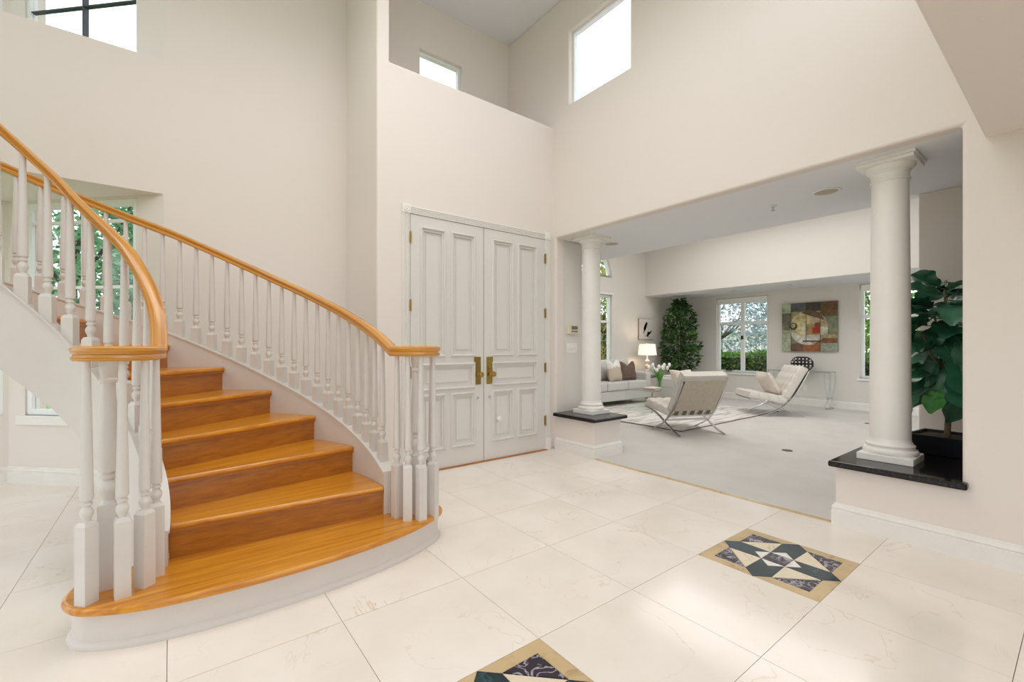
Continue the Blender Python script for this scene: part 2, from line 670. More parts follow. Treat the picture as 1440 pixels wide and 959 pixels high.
# inlaid stone medallions: real pieces with hairline joints
R4 = lambda p: (1 - p[1], p[0])
QUARTER = [
    ('inlay_beige', [(.5, 1), (1, 1), (1, .5), (.895, .605), (.895, .895), (.605, .895)]),
    ('inlay_plum', [(.895, .895), (.615, .895), (.895, .615)]),
    ('inlay_cream', [(.61, .89), (.6, .6), (.89, .61)]),
    ('inlay_teal', [(.5, 1), (.39, .895), (.4, .6), (.5, .7), (.6, .6), (.61, .895)]),
    ('inlay_white', [(.4, .6), (.6, .6), (.5, .7)]),
]


def shrink(poly, d):
    n = len(poly)
    A = sum(poly[i][0] * poly[(i + 1) % n][1] - poly[(i + 1) % n][0] * poly[i][1] for i in range(n))
    if A < 0:
        poly = poly[::-1]
    out = []
    for i in range(n):
        p0, p1, p2 = Vector(poly[i - 1]), Vector(poly[i]), Vector(poly[(i + 1) % n])
        e0, e1 = (p1 - p0).normalized(), (p2 - p1).normalized()
        n0, n1 = Vector((-e0.y, e0.x)), Vector((-e1.y, e1.x))
        b = n0 + n1
        b = b / max(0.25, b.length_squared / 2) if b.length > 1e-6 else n0
        q = p1 + b * d
        out.append((q.x, q.y))
    return out


for cx, (x0, y0) in inlay_cells.items():
    med = MB().box((0, 0, -0.012), (TS, TS, -0.0045)).build('inlay_tile', M['grout'], floor)
    med.location = (x0, y0, 0)
    med['label'] = 'inlaid star medallion tile of teal, plum, cream and beige stone'

    def piece(mname, poly):
        q = shrink([(a * TS, b * TS) for a, b in poly], 0.0008)
        MB().prism(q, -0.005, 0.0).build('stone_piece', M[mname], med)
    for mname, poly in QUARTER:
        p = poly
        for r in range(4):
            piece(mname, p)
            p = [R4(c) for c in p]
    piece('inlay_plum', [(.4, .4), (.6, .4), (.6, .6), (.4, .6)])

# stone threshold strip along the carpet edge
structure(MB().box((XR - 0.012, 1.09, -0.012), (XR + 0.024, 3.24, 0.006)).build('trim_1', M['inlay_beige'], bevel=0.002))


def wall(name, m, material=None, bevel=0.018):
    o = structure(m.build(name, material or M['wall']))
    if bevel:
        b = o.modifiers.new('bullnose', 'BEVEL')
        b.width = bevel
        b.segments = 3
        b.limit_method = 'ANGLE'
        b.angle_limit = radians(60)
    return o


# wall with the entry doors (a block with a ledge on top) and its full-height pier
DX0, DX1, DZ = 1.786, 3.473, 2.45
ZLEDGE = 3.80
wall('wall_entry', slab('y', YD, 0.12, [(1.476, 0), (DX0 - .005, 0), (DX0 - .005, DZ + .005), (DX1 + .005, DZ + .005), (DX1 + .005, 0), (XR + .02, 0),
                                        (XR + .02, ZLEDGE), (1.594, ZLEDGE), (1.594, ZC), (1.476, ZC)]))
wall('wall_entry_return', MB().box((1.476, YD + .1, 0), (1.594, YA + 0.01, ZC)))
wall('wall_ledge', MB().box((1.58, YD + .1, ZLEDGE - .12), (XR + .02, YA + .01, ZLEDGE - .002)), bevel=0)
# stair wall: solid right of the bay, a shelf-like band between the lower and the upper bay window
SW = [(2.312, 4.03), (2.888, 4.03), (2.888, 4.672), (2.312, 4.672)]
wall('wall_stair', slab('y', YA, 0.14, rect(-0.034, 0, XR + .02, ZC), [SW]), bevel=0)
wall('wall_band', slab('y', YA, 0.06, rect(-2.6, 2.489, -0.034, 3.615)), bevel=0)
# shelf band depth: closes the bay between the two windows
wall('wall_bay_band', MB().prism([(-2.6, YA + .05), (-0.08, YA + .05), (-1.09, 5.85), (-2.6, 5.85)], 2.4895, 3.6145), bevel=0)
# angled bay wall, x + y = 4.735, with a tall window below and another above
BA, BB = Vector((-0.02, 4.755, 0)), Vector((-1.125, 5.86, 0))
BAY_L = (BB - BA).length
BAY_ROT = atan2((BB - BA).y, (BB - BA).x)
BAY_T = Matrix.Translation(BA) @ Matrix.Rotation(BAY_ROT, 4, 'Z')
bw0, bw1 = 0.28, 1.395                       # window extents along the wall
bm_ = slab('y', 0, -0.16, rect(0.022, 0, BAY_L + 0.06, ZC), [rect(bw0, 0.60, bw1, 2.47), rect(.27, 3.64, 1.395, 5.02)])
bm_.v = [tuple(BAY_T @ Vector(p)) for p in bm_.v]
wall('wall_bay', bm_, bevel=0)
# rear wall of the bay and far left wall
wall('wall_rear', slab('y', 5.86, 0.14, rect(-3.6, 0, -1.07, ZC), [rect(-2.6, .60, -1.16, 2.47), rect(-2.6, 3.64, -1.16, 5.02)]), bevel=0)
wall('wall_left', slab('x', -3.6, -0.14, rect(-1.9, 0, 5.95, ZC), [rect(0.4, 0.3, 5.5, 2.6), rect(0.6, 3.2, 5.5, 4.9)]), bevel=0)  # openings in this unseen wall are enlarged to brighten the bay

# right wall with the wide columned opening and the clerestory window
OY0, OY1 = 0.457, 3.842
CW = rect(2.781, 3.95, 3.629, 4.79)
wall('wall_right', slab('x', XR, 0.14, [(-1.9, 0), (OY0, 0), (OY0, ZS), (OY1, ZS), (OY1, 0), (YD + .05, 0), (YD + .05, ZLEDGE - .02), (YA + .1, ZLEDGE - .02), (YA + .1, ZC), (-1.9, ZC)], [CW]))
# short wall behind the left column and the niche wall behind the fig
wall('wall_living_entry', MB().box((XR + .02, OY1 + .008, 0), (4.06, OY1 + .14, ZS)), M['wall_living'])
wall('wall_niche', MB().box((4.95, -1.2, 0), (5.09, 0.885, ZS)), bevel=0.01)
wall('wall_living_niche_back', MB().box((XR + .1, -1.2, 0), (5.0, -1.1, ZS)), bevel=0)

# living room shell
W1 = rect(4.279, 0.60, 5.42, 2.31)
W2 = rect(1.53, 0.60, 2.66, 2.36)
wall('wall_living_back', slab('x', XB, 0.16, rect(-1.2, 0, YL + .1, 2.9), [W1, W2]), M['wall_living'], bevel=0)
LWX0, LWX1 = 6.40, 7.80
arch = [(LWX0, 2.72), (LWX1, 2.72)] + [((LWX0 + LWX1) / 2 + 0.7 * cos(a), 2.72 + 0.68 * sin(a)) for a in [pi * k / 20 for k in range(1, 20)]]
wall('wall_living_left', slab('y', YL, 0.16, rect(3.9, 0, XB + .1, ZV + .1), [rect(LWX0, 0.60, LWX1, 2.34), arch]), M['wall_living'], bevel=0)
wall('wall_living_side', slab('x', 4.0, 0.06, rect(OY1 + .1, 0, YL + .1, ZS)), M['wall_living'], bevel=0)
structure(MB().box((XR + .09, -1.2, ZS - .0006), (5.08, YL + .1, ZS + .14)).build('ceiling_living_low', M['ceil']))
structure(MB().box((4.94, -1.2, ZS + .02), (5.078, YL + .1, ZV + .1)).build('wall_living_header', M['wall_living']))
structure(MB().box((5.0, -1.2, ZV), (9.1, YL + .1, ZV + .1)).build('ceiling_living_vault', M['ceil']))
wall('wall_living_bulkhead', MB().box((9.0, -1.2, 2.40), (XB + .05, YL + .05, ZV + .05)), M['wall_living'], bevel=0)
structure(MB().box((9.004, -1.2, 2.3985), (XB + .02, YL + .02, 2.41)).build('ceiling_living_soffit', M['ceil']))
# living room right side: wide unseen opening, added to let daylight in
wall('wall_living_right', slab('y', -1.2, -0.14, rect(5.0, 0, XB + .1, ZV), [rect(5.6, 0.05, 9.6, 2.3)]), M['wall_living'], bevel=0)

# hall ceiling and the floor above the camera
structure(MB().box((-3.7, 0.30, ZC), (XR + .1, YA + .12, ZC + .12)).build('ceiling', M['ceil']))
structure(MB().box((-3.7, YA + .12, ZC), (-.05, 6.05, ZC + .12)).build('ceiling_bay', M['ceil']))
wall('ceiling_overhang', MB().box((-3.6, -1.9, ZO), (XR + .02, 0.366, ZO + .34)), M['wall'], bevel=0.012)
wall('wall_gallery', MB().box((-3.6, 0.20, ZO + .3), (XR + .02, 0.34, ZO + 1.25)), bevel=0)

wall('wall_light_block', slab('y', -1.9, -0.14, rect(-3.7, 0, XR + .1, ZO + 1.0), [rect(-2.9, .5, -.6, 2.2), rect(.3, .5, 2.9, 2.2)]), bevel=0)  # unseen wall behind the camera, added to cut the fill light

# baseboards
BASE = [(0, 0), (0.019, 0), (0.019, 0.098), (0.012, 0.102), (0.012, 0.107), (0.018, 0.113), (0.015, 0.127), (0.006, 0.133), (0.006, 0.14), (0, 0.145)]


def baseboard(name, pts, material=None):
    return structure(MB().sweep([(x, y, 0.0) for x, y in pts], BASE).build(name, material or M['trim'], smooth=30))


baseboard('baseboard_right', [(XR, OY0 + .02), (XR, -1.5)])
baseboard('baseboard_bay', [(-1.125, 5.86), (-0.04, 4.775)])
baseboard('baseboard_rear', [(-3.5, 5.86), (-1.11, 5.86)])
baseboard('baseboard_stair', [(0.0, YA), (1.476, YA)])
baseboard('baseboard_return', [(1.476, YA), (1.476, YD), (DX0 - .09, YD)])
baseboard('baseboard_living_back', [(XB, YL), (XB, -1.1)])
baseboard('baseboard_living_left', [(4.06, YL), (XB, YL)])
baseboard('baseboard_niche', [(4.95, .885), (4.95, -1.1)])

# ------------------------------------------------------------------ windows
def window(idx, T, W, H, vsplit=(), hsplit=(), fr=0.045, depth=0.06, sash=None, mull=0.03, gasket=False):
    """frame in local x (0..W), z (0..H), y = depth outwards; panes between the bars are parts"""
    m = MB()
    m.box((0, 0, 0), (fr, depth, H)).box((W - fr, 0, 0), (W, depth, H)).box((fr, 0, 0), (W - fr, depth, fr)).box((fr, 0, H - fr), (W - fr, depth, H))
    m.v = [tuple(T @ Vector(p)) for p in m.v]
    root = structure(m.build('window_%d' % idx, M['frame'], bevel=0.004))
    xs = [fr] + [v * W for v in vsplit] + [W - fr]
    zs = [fr] + [v * H for v in hsplit] + [H - fr]
    for v in vsplit:
        b = MB().box((v * W - mull / 2, 0.008, fr), (v * W + mull / 2, depth - .008, H - fr), T)
        b.build('mullion', M['gasket'] if gasket else M['frame'], root)
    for v in hsplit:
        b = MB().box((fr, 0.012, v * H - mull * .4), (W - fr, depth - .012, v * H + mull * .4), T)
        b.build('muntin', M['gasket'] if gasket else M['frame'], root)
    for i in range(len(xs) - 1):
        for j in range(len(zs) - 1):
            MB().box((xs[i], depth * .5 - .003, zs[j]), (xs[i + 1], depth * .5 + .003, zs[j + 1]), T).build('pane', M['glass'], root)
    return root


RX = Matrix.Rotation(-pi / 2, 4, 'Z')   # local x -> -y, local y -> +x
BT = BAY_T @ Matrix.Rotation(pi, 4, 'Z')  # local x runs back toward the stair wall, y outward
w1 = window(1, BAY_T @ Matrix.Translation((bw0, -0.075, 0.60)), bw1 - bw0, 1.87, (0.5,), (0.30, 0.60, 0.905), 0.05, 0.06)
window(2, BAY_T @ Matrix.Translation((.27, -0.075, 3.64)), 1.125, 1.38, (0.5,), (0.385,), 0.03, 0.06, mull=0.014, gasket=True)
structure(MB().box((bw0 - .05, -.03, .52), (bw1 + .05, .035, .60), BAY_T).build('trim_2', M['trim'], bevel=.004))
window(3, Matrix.Translation((2.312, YA + .05, 4.03)), 0.576, 0.642, (), (), 0.03, 0.06)
window(4, Matrix.Translation((XR + .06, 3.629, 3.95)) @ RX, 0.848, 0.84, (), (), 0.025, 0.06)
w5 = window(5, Matrix.Translation((XB + .07, 5.42, 0.60)) @ RX, 1.141, 1.71, (0.5,), (0.66,), 0.05, 0.06, mull=0.085)
w6 = window(6, Matrix.Translation((XB + .07, 2.66, 0.60)) @ RX, 1.13, 1.76, (0.5,), (0.66,), 0.05, 0.06, mull=0.085)
w7 = window(7, Matrix.Translation((LWX0, YL + .06, 0.60)), LWX1 - LWX0, 1.74, (0.5,), (0.66,), 0.05, 0.06, mull=0.06)
window(9, Matrix.Translation((-2.6, 5.90, .60)), 1.44, 1.87, (0.5,), (.30, .60, .905), .05, .06)
window(10, Matrix.Translation((-2.6, 5.90, 3.64)), 1.44, 1.38, (0.5,), (.385,), .03, .06)
# arched light over window 7
am = MB()
cxa, cza = (LWX0 + LWX1) / 2, 2.72
outer = [(cxa + .70 * cos(pi * k / 24), cza + .68 * sin(pi * k / 24)) for k in range(25)]
inner = [(cxa + .63 * cos(pi * k / 24), cza + .05 + .57 * sin(pi * k / 24)) for k in range(25)]
vs = [(a, YL + .06, b) for a, b in outer + inner] + [(a, YL + .12, b) for a, b in outer + inner]
fs = []
for k in range(24):
    fs += [(k, k + 1, 26 + k, 25 + k), (50 + k, 75 + k, 76 + k, 51 + k), (25 + k, 26 + k, 76 + k, 75 + k), (k, 50 + k, 51 + k, k + 1)]
fs += [(0, 25, 49, 24), (50, 74, 99, 75), (25, 75, 99, 49), (0, 24, 74, 50), (0, 50, 75, 25), (24, 49, 99, 74)]
am.add(vs, fs)
w8 = structure(am.build('window_8', M['frame'], smooth=40))
MB().add([(a, YL + .09, b) for a, b in inner], [tuple(range(25))]).build('pane', M['glass'], w8)
MB().box((cxa - .015, YL + .07, cza + .05), (cxa + .015, YL + .11, cza + .62)).build('mullion', M['frame'], w8)
# sills, casement cranks and roller shades of the living room windows
for (y0, y1, win) in ((5.42, 4.279, w5), (2.66, 1.53, w6)):
    MB().box((XB - .03, y1 - .04, .565), (XB + .07, y0 + .04, .60)).build('sill', M['frame'], win, bevel=.004)
    for yy in (y0 - .28, y1 + .12):
        MB().box((XB + .035, yy - .07, .645), (XB + .07, yy + .07, .66)).box((XB + .01, yy + .04, .655), (XB + .04, yy + .06, .70)).build('crank', M['black'], win)
    MB().box((XB + .035, (y0 + y1) / 2 - .02, 1.36), (XB + .07, (y0 + y1) / 2 + .02, 1.44)).build('latch', M['black'], win)
for k, (y0, y1, zt) in enumerate(((5.42, 4.279, 2.31), (2.66, 1.53, 2.36))):
    t = thing('roller_shade', ('rolled-up white roller shade at top of window left of the abstract painting', 'rolled-up white roller shade at top of window right of the abstract painting')[k], 'blind', (XB + .03, (y0 + y1) / 2, zt))
    hw = (y0 - y1) / 2 - .01
    MB().box((-.02, -hw, -.10), (.03, hw, -.006)).build('cassette', M['blind'], t, bevel=.01)
    MB().box((.0, -hw, -.135), (.006, hw, -.10)).build('shade_hem', M['blind'], t)
MB().box((LWX0 - .02, YL - .02, 2.34), (LWX1 + .02, YL + .02, 2.375)).build('head_trim', M['frame'], w7)
MB().box((LWX0 - .04, YL - .03, .565), (LWX1 + .04, YL + .06, .60)).build('sill', M['frame'], w7)

# ------------------------------------------------------------------ entry doors
CAS = [(0, 0), (.012, .004), (.014, .02), (.009, .024), (.009, .034), (.014, .038), (.014, .052), (.009, .056), (.016, .066), (.018, .076), (0, .076)]


def casing():
    y = YD
    m = MB()
    def strip(x0, z0, x1, z1, vertical):
        # fluted board: five ribs
        n = 5
        for k in range(n):
            a, b = k / n, (k + .72) / n
            if vertical:
                m.box((x0 + (x1 - x0) * a, y - .022, z0), (x0 + (x1 - x0) * b, y - .008, z1))
            else:
                m.box((x0, y - .022, z0 + (z1 - z0) * a), (x1, y - .008, z0 + (z1 - z0) * b))
        m.box((x0, y - .012, z0), (x1, y + .001, z1))
    L = MB()
    strip(DX0 - .077, .14, DX0, DZ, True)
    l = structure(m.build('trim_3', M['trim'], bevel=.003)); m.v, m.f = [], []
    strip(DX1, .14, DX1 + .077, DZ, True)
    r = structure(m.build('trim_4', M['trim'], bevel=.003)); m.v, m.f = [], []
    strip(DX0, DZ, DX1, DZ + .07, False)
    h = structure(m.build('trim_5', M['trim'], bevel=.003))
    for x, par in ((DX0 - .0385, l), (DX1 + .0385, r)):
        MB().box((x - .042, y - .028, DZ - .002), (x + .042, y + .001, DZ + .082)).build('corner_block', M['trim'], par, bevel=.003)
        T = Matrix.Translation((x, y - .028, DZ + .04)) @ Matrix.Rotation(pi / 2, 4, 'X')
        MB().lathe([(.032, 0), (.032, .004), (.024, .007), (.02, .003), (.012, .003), (.008, .008), (.001, .009)], 16, T).build('rosette', M['trim'], par, smooth=40)
        MB().box((x - .042, y - .026, 0), (x + .042, y + .001, .14)).build('plinth_block', M['trim'], par, bevel=.003)


casing()
YF = YD - .012       # door face


def leaf(idx, x0, x1, panels, hinge_x, plate, bolt, label):
    m = slab('y', YF, .016, rect(x0, .012, x1, DZ - .004), [rect(a + .02, b + .02, c - .02, d - .02) for (a, b, c, d) in panels])
    m.box((x0, YF + .016, .012), (x1, YF + .045, DZ - .004))
    root = structure(m.build('door_%d' % idx, M['door']))
    for (a, b, c, d) in panels:
        prof = [(0, 0), (0, .012), (.006, .02), (.013, .02), (.020, .012), (.026, -.008), (.026, -.016), (.02, -.016), (.02, 0)]
        path = [(a, YF, b), (c, YF, b), (c, YF, d), (a, YF, d)]
        MB().sweep(path, [(q, r) for q, r in prof], closed=True, up=(0, -1, 0)).build('panel_moulding', M['door'], root, smooth=30)
        i = .045
        MB().box((a + i, YF + .007, b + i), (c - i, YF + .018, d - i)).build('panel', M['door'], root, bevel=.006, seg=1)
    for z in (2.225, 1.59, .96, .345):
        MB().box((hinge_x - .011, YF - .012, z - .05), (hinge_x + .011, YF + .002, z + .05)).lathe([(.007, z - .058), (.007, z + .058)], 8, Matrix.Translation((hinge_x, YF - .014, 0))).build('hinge', M['brass'], root)
    px = plate
    ph = MB().box((px - .042, YF - .008, .81), (px + .042, YF, 1.097)).build('handle_plate', M['brass'], root, bevel=.006)
    kx = px + .015
    T = Matrix.Translation((kx, YF - .008, .915)) @ Matrix.Rotation(pi / 2, 4, 'X')
    MB().lathe([(.02, 0), (.02, .006), (.009, .012), (.009, .03), (.02, .036), (.028, .05), (.026, .062), (.012, .068), (.001, .069)], 16, T).build('knob', M['brass'], ph, smooth=40)
    T2 = Matrix.Translation((px, YF - .008, .98)) @ Matrix.Rotation(pi / 2, 4, 'X')
    if idx == 2:
        MB().lathe([(.016, 0), (.016, .012), (.01, .015), (.001, .015)], 14, T2).box((px - .004, YF - .045, .968), (px + .004, YF - .02, .992)).build('thumb_turn', M['brass'], ph)
    T3 = Matrix.Translation((bolt, YF, .672)) @ Matrix.Rotation(pi / 2, 4, 'X')
    MB().lathe([(.014, 0), (.014, .006), (.009, .01), (.001, .01)], 12, T3).build('lock_button', M['chrome'], root, smooth=40)
    return root


XM = 2.615
leaf(1, DX0 + .004, XM - .004, [(1.908, 1.125, 2.14, 2.325), (2.24, 1.125, 2.484, 2.325), (1.915, .80, 2.484, 1.02), (1.908, .217, 2.14, .722), (2.24, .217, 2.484, .722)], DX0, 2.534, 2.539, '')
d2 = leaf(2, XM + .004, DX1 - .004, [(2.74, 1.125, 2.981, 2.325), (3.085, 1.125, 3.327, 2.325), (2.74, .81, 3.327, 1.02), (2.736, .22, 2.981, .72), (3.085, .22, 3.327, .718)], DX1, 2.689, 2.685, '')
T = Matrix.Translation((2.806, YF - .004, .43)) @ Matrix.Rotation(pi / 2, 4, 'X')
MB().lathe([(.03, 0), (.03, .01), (.022, .02), (.001, .024)], 16, T).build('bumper_button', M['plate'], d2, smooth=40)
structure(MB().box((DX0 - .02, YD - .035, 0.001), (DX1 + .02, YD + .1, .011)).build('trim_6', M['oak_riser'], bevel=.003))

# ------------------------------------------------------------------ pedestals, granite, columns
def pedestal(y0, y1, x1, label, face_ends):
    t = thing('pedestal', label, 'pedestal', (XR + .2, (y0 + y1) / 2, 0))
    I = rel(t.location)
    MB().box((XR - .0006, y0 - (.025 if face_ends == 'right' else 0), 0), (x1, y1 + (.025 if face_ends == 'left' else 0), .392), I).build('plinth_wall', M['wall'], t, bevel=.008)
    path = {'left': [(XR, y1), (XR, y0), (x1, y0)], 'right': [(x1, y1), (XR, y1), (XR, y0 + .02)]}[face_ends]
    m = MB().sweep([tuple(I @ Vector((x, y, 0))) for x, y in path], BASE)
    m.build('baseboard', M['trim'], t, smooth=30)
    return t


pedestal(3.25, 3.842, 4.05, 'low cream pedestal with white baseboard under left column', 'left')
pedestal(OY0, 1.07, 4.55, 'low cream pedestal with white baseboard under right column', 'right')


def granite(x0, x1, y0, y1, label):
    o = MB().box((x0, y0, .393), (x1, y1, .433)).build('granite_ledge', M['granite'], bevel=.012, seg=3)
    return tag(o, label, 'ledge')


granite(3.55, 4.11, 3.20, 3.842, 'polished black granite ledge under left column beside the doors')
granite(3.55, 4.60, .43, 1.10, 'polished black granite ledge under right column and potted fig')


def column(x, y, label):
    t = thing('column', label, 'column', (x, y, .433))
    H = ZS - .433
    MB().box((-.15, -.15, 0), (.15, .15, .045)).build('plinth', M['trim'], t, bevel=.004)
    MB().lathe([(.146, .045), (.150, .055), (.150, .07), (.143, .08), (.130, .083), (.128, .092), (.134, .098), (.134, .108), (.124, .116), (.116, .13), (.112, .15)], 40).build('base_moulding', M['trim'], t, smooth=50)
    n = 10
    prof = [(.112 - .0115 * (k / n) ** 1.6, .15 + (H - .15 - .15) * k / n) for k in range(n + 1)]
    MB().lathe(prof, 40, cap=False).build('shaft', M['trim'], t, smooth=60)
    z = H - .15
    MB().lathe([(.1005, z), (.110, z + .004), (.110, z + .018), (.104, z + .022), (.104, z + .058), (.110, z + .062), (.110, z + .072), (.116, z + .074), (.134, z + .098), (.136, z + .108)], 40).build('capital', M['trim'], t, smooth=40)
    MB().box((-.152, -.152, H - .042), (.152, .152, H - .018)).box((-.162, -.162, H - .018), (.162, .162, H)).build('abacus', M['trim'], t, bevel=.003)
    return t


column(3.90, 3.56, 'white round column on the granite ledge beside the entry doors')
column(3.93, .85, 'white round column on the granite ledge in front of the potted fig')

# ------------------------------------------------------------------ staircase
CX, CY = -0.65, 2.72
RI, RO, RISE = 0.65, 1.70, 0.1745
PO = {2: -2.5, 3: 12.5, 4: 27, 5: 41, 6: 54, 7: 67, 8: 82.5, 9: 98.5, 10: 114.5, 11: 130.5, 12: 146}


def phi_o(s):
    k = max(2, min(11, int(math.floor(s))))
    return PO[k] + (PO[k + 1] - PO[k]) * (s - k)


def s_o(phi):
    for k in range(2, 12):
        if phi < PO[k + 1] or k == 11:
            return k + (phi - PO[k]) / (PO[k + 1] - PO[k])


def phi_i(s):
    return phi_o(s) + (1.5 if s < 2.5 else 5)


def curb_top(phi, side):
    s = s_o(phi - (0 if side == 'o' else 4.5))
    return RISE * s + .072


def pol(r, phi):
    a = radians(phi)
    return (CX + r * cos(a), CY + r * sin(a))


stair = thing('staircase', 'curved golden oak staircase with white turned balusters left of the entry doors', 'staircase', (CX, CY, 0))
SI = rel(stair.location)


def sp(x, y, z=0):
    return (x - CX, y - CY, z)


# first step: bullnosed tread on a white base with rounded ends
LIP = [(-.33, 2.68), (-.347, 2.60), (-.343, 2.53), (-.305, 2.45), (-.237, 2.394), (-.12, 2.337), (.006, 2.305), (.2, 2.28), (.42, 2.272), (.65, 2.28),
       (.925, 2.317), (1.12, 2.37), (1.277, 2.44), (1.37, 2.51), (1.405, 2.59), (1.39, 2.69), (1.32, 2.765), (1.2, 2.79), (1.09, 2.78)]
lip = [(p.x, p.y) for p in spline([(a, b, 0) for a, b in LIP], 5)]
lip += [(.5, 2.78), (-.02, 2.76), (-.14, 2.77), (-.25, 2.75)]


def inset(poly, d):
    return shrink(poly, d)


stp = [(x - CX, y - CY) for x, y in lip]
tr = MB().prism(stp, RISE - .034, RISE).build('tread', M['oak'], stair, bevel=.015, seg=3)
MB().prism(inset(stp, .03), 0.0, RISE - .033).build('step_base', M['stairwhite'], stair)
foot = inset(stp, .03)
edge = foot[:92]
MB().sweep([(x, y, 0) for x, y in edge], [(0, 0), (.015, 0), (.016, .008), (.013, .018), (.006, .026), (0, .03)]).build('shoe_moulding', M['stairwhite'], stair, smooth=40)

for i in range(2, 12):
    a0i, a0o, a1i, a1o = phi_i(i), phi_o(i), phi_i(i + 1), phi_o(i + 1)
    mid = radians((a0o + a1o) / 2)
    Tl = Matrix.Rotation(-mid, 4, 'Z')

    def loc(r, ph, back=0.0):
        p = Vector((r * cos(radians(ph)), r * sin(radians(ph)), 0))
        if back:
            d = (Vector((RO * cos(radians(a0o)), RO * sin(radians(a0o)), 0)) - Vector((RI * cos(radians(a0i)), RI * sin(radians(a0i)), 0))).normalized()
            p += Vector((-d.y, d.x, 0)) * back
        q = Tl @ p
        return (q.x, q.y)
    n = 6
    poly = [loc(RI, a0i), loc(RO, a0o)]
    poly += [loc(RO, a0o + (a1o + 2 - a0o) * k / n) for k in range(1, n + 1)]
    poly += [loc(RI, a1i + 3 + (a0i - a1i - 3) * k / n) for k in range(0, n)]
    o = MB().prism(poly, i * RISE - .03, i * RISE).build('tread', M['oak'], stair, bevel=.013, seg=3)
    o.rotation_euler = (0, 0, mid)
    rp = [loc(RI, a0i, .024), loc(RO, a0o, .024), loc(RO, a0o, .044), loc(RI, a0i, .044)]
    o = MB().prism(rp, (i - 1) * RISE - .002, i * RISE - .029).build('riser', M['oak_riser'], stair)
    o.rotation_euler = (0, 0, mid)
    # scotia under the nosing
    rp = [loc(RI, a0i, .012), loc(RO, a0o, .012), loc(RO, a0o, .026), loc(RI, a0i, .026)]
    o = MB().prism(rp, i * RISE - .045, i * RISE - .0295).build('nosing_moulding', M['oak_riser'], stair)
    o.rotation_euler = (0, 0, mid)


def curved_wall(r0, r1, ph0, ph1, top, bot, name, m, nseg=64):
    vs, fs = [], []
    for k in range(nseg + 1):
        ph = ph0 + (ph1 - ph0) * k / nseg
        zt, zb = top(ph), bot(ph)
        for r, z in ((r0, zb), (r0, zt), (r1, zt), (r1, zb)):
            x, y = pol(r, ph)
            vs.append(sp(x, y, z))
    for k in range(nseg):
        for q in range(4):
            q2 = (q + 1) % 4
            fs.append((k * 4 + q, k * 4 + q2, k * 4 + 4 + q2, k * 4 + 4 + q))
    fs += [(0, 1, 2, 3), (nseg * 4 + 3, nseg * 4 + 2, nseg * 4 + 1, nseg * 4)]
    return MB().add(vs, fs).build(name, m, stair, smooth=40)


PHO1, PHI1 = 138, 150
ot = lambda p: curb_top(p, 'o')
it = lambda p: curb_top(p, 'i')
ob = lambda p: max(.02 if p < 8 else .0, min(ot(p) - .42, 9)) if p > 8 else .14
ib = lambda p: max(.14, it(p) - .42)
curved_wall(RO, RO + .075, -2.2, PHO1, ot, ob, 'outer_stringer', M['stairwhite'])
curved_wall(RI - .075, RI, -6, PHI1, it, ib, 'inner_stringer', M['stairwhite'])
curved_wall(RO - .007, RO + .083, -2.2, PHO1, lambda p: ot(p) + .012, ot, 'stringer_cap', M['stairwhite'])
curved_wall(RI - .083, RI + .007, -6, PHI1, lambda p: it(p) + .012, it, 'stringer_cap', M['stairwhite'])
# plastered underside
vs, fs = [], []
for k in range(41):
    po, pi_ = 10 + (PHO1 - 10) * k / 40, 14 + (PHI1 - 14) * k / 40
    x, y = pol(RO + .01, po)
    vs.append(sp(x, y, max(.005, ot(po) - .41)))
    x, y = pol(RI - .01, pi_)
    vs.append(sp(x, y, max(.005, it(pi_) - .41)))
for k in range(40):
    fs.append((2 * k, 2 * k + 1, 2 * k + 3, 2 * k + 2))
MB().add(vs, fs).build('underside', M['stairwhite'], stair, smooth=60)

# handrails: moulded oak, level volutes at the foot
RAIL = [(-.022, 0), (.022, 0), (.029, .006), (.03, .014), (.024, .021), (.022, .027), (.028, .034), (.033, .044), (.031, .053), (.022, .059), (.0, .062), (-.022, .059), (-.031, .053), (-.033, .044), (-.028, .034), (-.022, .027), (-.024, .021), (-.03, .014), (-.029, .006)]
RAILH, ZVOL = .732, 1.148


def smooth(x):
    x = max(0, min(1, x))
    return x * x * (3 - 2 * x)


def lift(ph, side):
    # the inner rail steepens just above its volute
    return .075 * smooth((ph + 4) / 14) * smooth((66 - ph) / 30) if side == 'i' else 0.0


def rail(r, ph0, ph1, side, vol):
    pts = []
    for p in spline([(a, b, 0) for a, b in vol], 6):
        pts.append(sp(p.x, p.y, ZVOL))
    n = 60
    for k in range(n + 1):
        ph = ph0 + (ph1 - ph0) * k / n
        z = max(ZVOL, curb_top(ph, side) + RAILH + .012 + lift(ph, side))
        x, y = pol(r, ph)
        pts.append(sp(x, y, z))
    MB().sweep(pts, RAIL).build('handrail', M['oak_rail'], stair, smooth=35)


vol_i = [(-.205, 2.575), (-.195, 2.61), (-.232, 2.635), (-.275, 2.612), (-.291, 2.555), (-.275, 2.488), (-.22, 2.446), (-.15, 2.447), (-.095, 2.49), (-.064, 2.555), (-.055, 2.62)]
vol_o = [(1.215, 2.575), (1.21, 2.615), (1.25, 2.645), (1.30, 2.625), (1.33, 2.57), (1.318, 2.50), (1.265, 2.452), (1.195, 2.446), (1.135, 2.485), (1.10, 2.55), (1.093, 2.62)]
rail(RI - .037, -5, 146, 'i', vol_i)
rail(RO + .037, 0.5, 134, 'o', vol_o)


